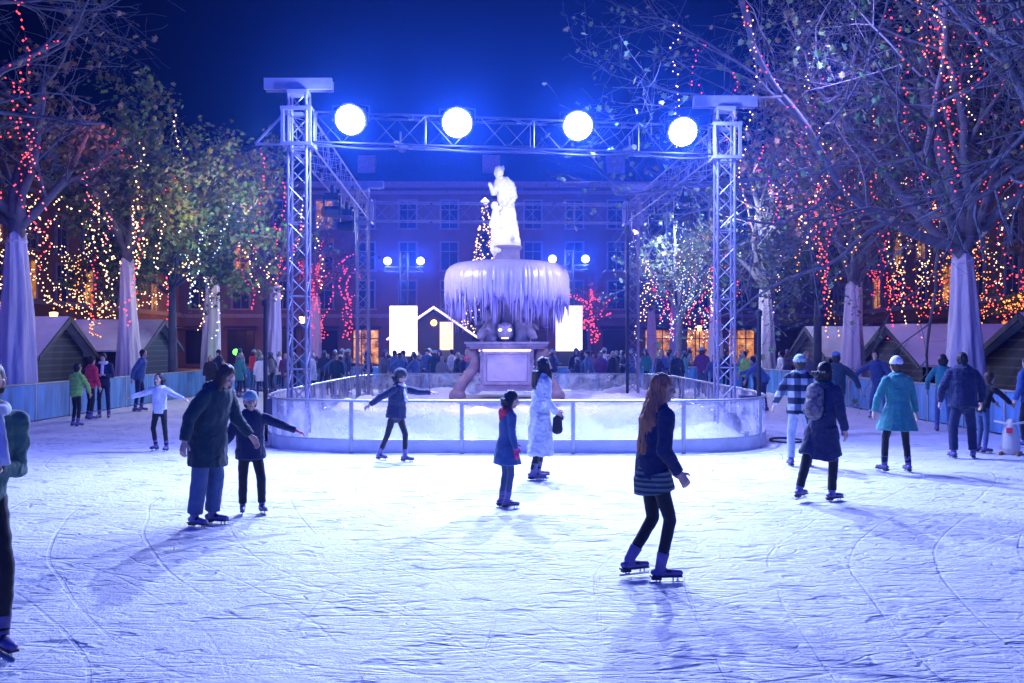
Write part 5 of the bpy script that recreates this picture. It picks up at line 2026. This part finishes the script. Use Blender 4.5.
person('person in blue bending over with outstretched arm by the slim post', V((7.7, 30.5, 0)), 1.74, 282, BLUEC, NAVY, near=False, vox=.013, lean=(0, .75, 1), RA=(.3, .8, -.5), RF=(.2, .9, -.3), LA=(-.4, .7, -.6), hair=('dark', 'short'), fat=1.2)
person('person in a neon safety vest beyond the fence near the branch tower', V((8.3, 35.5, 0)), 1.75, 250, NEON, BLACKC, near=False, vox=.014, hair=('dark', 'short'))
person('person in white shirt outside the barrier near the shopfronts', V((12.2, 73 * .62, 0)), 1.75, 260, WHITEC, BLACKC, near=False, vox=.016, hair=('dark', 'short'), skates=False)

# skating aid: a plastic block figure on runners with hand grips
t = thing('skating_aid', 'pale plastic skating aid with a red block on the ice by the barrier', 'skating aid', V((9.15, 18.35, 0)), R(-35))
PLW = pmat('cream_plastic', (.62, .60, .52), rough=.4, var=.1, bump=.05)
a = MB()
a.cap(V((0, 0, .12)), V((0, 0, .42)), .17, .14, .8)
a.cap(V((0, 0, .42)), V((0, .02, .58)), .12, .09, .9)
link(remesh(a, .014, 3), 'shell', PLW, t)
a = MB()
for q in (-1, 1):
    a.cap(V((q * .15, -.24, .03)), V((q * .15, .26, .03)), .035, .03, .6)
a.build('runner', pmat('orange_plastic', (.60, .20, .04), rough=.4, bump=0), t, True)
a = MB()
a.tube([V((-.26, -.1, .62)), V((0, -.03, .56)), V((.26, -.1, .62))], .022, n=8)
a.build('handle', PLW, t, True)
a = MB()
a.box(V((0, -.13, .46)), (.10, .04, .10))
a.build('red_block', REDC, t)

# --- crowd beyond the ring: prototypes copied with their parts
CR = random.Random(21)
JCOL = [('navy', NAVY), ('dark', BLACKC), ('blue', BLUEC), ('teal', TEAL), ('dark green', DKGREEN), ('white', WHITEC), ('grey', cloth('grey', (.14, .15, .18))), ('purple', cloth('purple', (.14, .05, .18))), ('red', REDC)]
protos = []
for k in range(6):
    pose = [dict(), dict(LA=(-.3, .3, -1), LF=(.2, .8, .2)), dict(RA=(.3, .4, -1), RF=(0, .9, -.2), look=(30, 5)), dict(lean=(0, .2, 1), LT=(-.1, .2, -1)),
            dict(RA=(.8, .2, -.5), LA=(-.7, .1, -.6), RT_=(.15, .2, -1), RS=(0, -.4, -1)), dict(hem=.3, hemflare=1.2)][k]
    protos.append(person('crowd', (0, 0, 0), (1.72, 1.78, 1.66, 1.75, 1.70, 1.68)[k], 0, NAVY, [BLACKC, JEANS, NAVY][k % 3], near=False, vox=.024,
                         hair=(['dark', 'brown', 'grey'][k % 3], ['short', 'bob', 'short', 'long', 'short', 'bob'][k]), hat=[None, ('beanie', WOOLT), None, ('beanie', BLUEC), ('beanie', BLACKC), None][k], fat=[1.1, 1.2, 1.15, 1.1, 1.25, 1.1][k], **pose))
used = [False] * 6
spots = []
zones = [
    # x range at depth, y range, count, place words
    (-11.8, -6.4, 37, 46, 28, 'in the crowd between the slim post and the huts'),
    (-6.2, -4.4, 38.5, 44, 6, 'in the crowd seen between the two towers'),
    (-4.6, -.8, 38.2, 46, 24, 'in the crowd below the far chalet'),
    (1.6, 6.0, 38.2, 46, 26, 'in the crowd below the panel behind the icicles'),
    (6.0, 10.4, 33, 46, 11, 'in the crowd beyond the branch tower'),
    (-13, 3, 48.5, 54, 12, 'among the onlookers outside the far barrier'),
    (3, 17, 49, 60, 14, 'among the onlookers in front of the lit shopfronts'),
]
for x0, x1, y0, y1, n, words_ in zones:
    got = 0
    tries = 0
    while got < n and tries < 4000:
        tries += 1
        x, y = CR.uniform(x0, x1), CR.uniform(y0, y1)
        if any((x - q[0]) ** 2 + (y - q[1]) ** 2 < .36 for q in spots):
            continue
        if any((x - tx) ** 2 + (y - ty) ** 2 < .9 for (tx, ty) in [(-4.86, 45), (2.57, 45), (-11.87, 43)] + [(LX, q) for q in (44, 54.5)] + [(RXT, q) for q in (47.3, 59.5)]):
            continue
        spots.append((x, y))
        got += 1
        k = CR.randrange(6)
        if used[k]:
            o = copy_tree(protos[k])
        else:
            o = protos[k]
            used[k] = True
        o.location = (x, y, .01)
        o.rotation_euler = (0, 0, CR.uniform(0, 6.28))
        sc_ = CR.uniform(.80 if CR.random() < .2 else .93, 1.05)
        o.scale = (sc_, sc_, sc_)
        cn, cm = CR.choices(JCOL, (5, 4, 6, 2, 3, 3, 3, 2, 1))[0]
        for c in o.children:
            if c.name.startswith('jacket'):
                c.material_slots[0].link = 'OBJECT'
                c.material_slots[0].material = cm
        o['label'] = 'person in a %s jacket %s' % (cn, words_)
        o['group'] = '%s jackets %s' % (cn, words_)
for k in range(6):
    if not used[k]:
        for c in list(protos[k].children_recursive):
            bpy.data.objects.remove(c)
        bpy.data.objects.remove(protos[k])

# ------------------------------------------------------------------ render settings
scene.render.engine = 'CYCLES'
cy = scene.cycles
cy.use_denoising = True
cy.denoiser = 'OPENIMAGEDENOISE'
cy.max_bounces = 6
cy.diffuse_bounces = 2
cy.glossy_bounces = 2
cy.transmission_bounces = 4
cy.transparent_max_bounces = 10
cy.volume_bounces = 0
cy.sample_clamp_indirect = 4
cy.caustics_reflective = False
cy.caustics_refractive = False
vs = scene.view_settings
vs.view_transform = 'Standard'
vs.look = 'None'
vs.exposure = 0
vs.gamma = 1
vs.use_curve_mapping = False
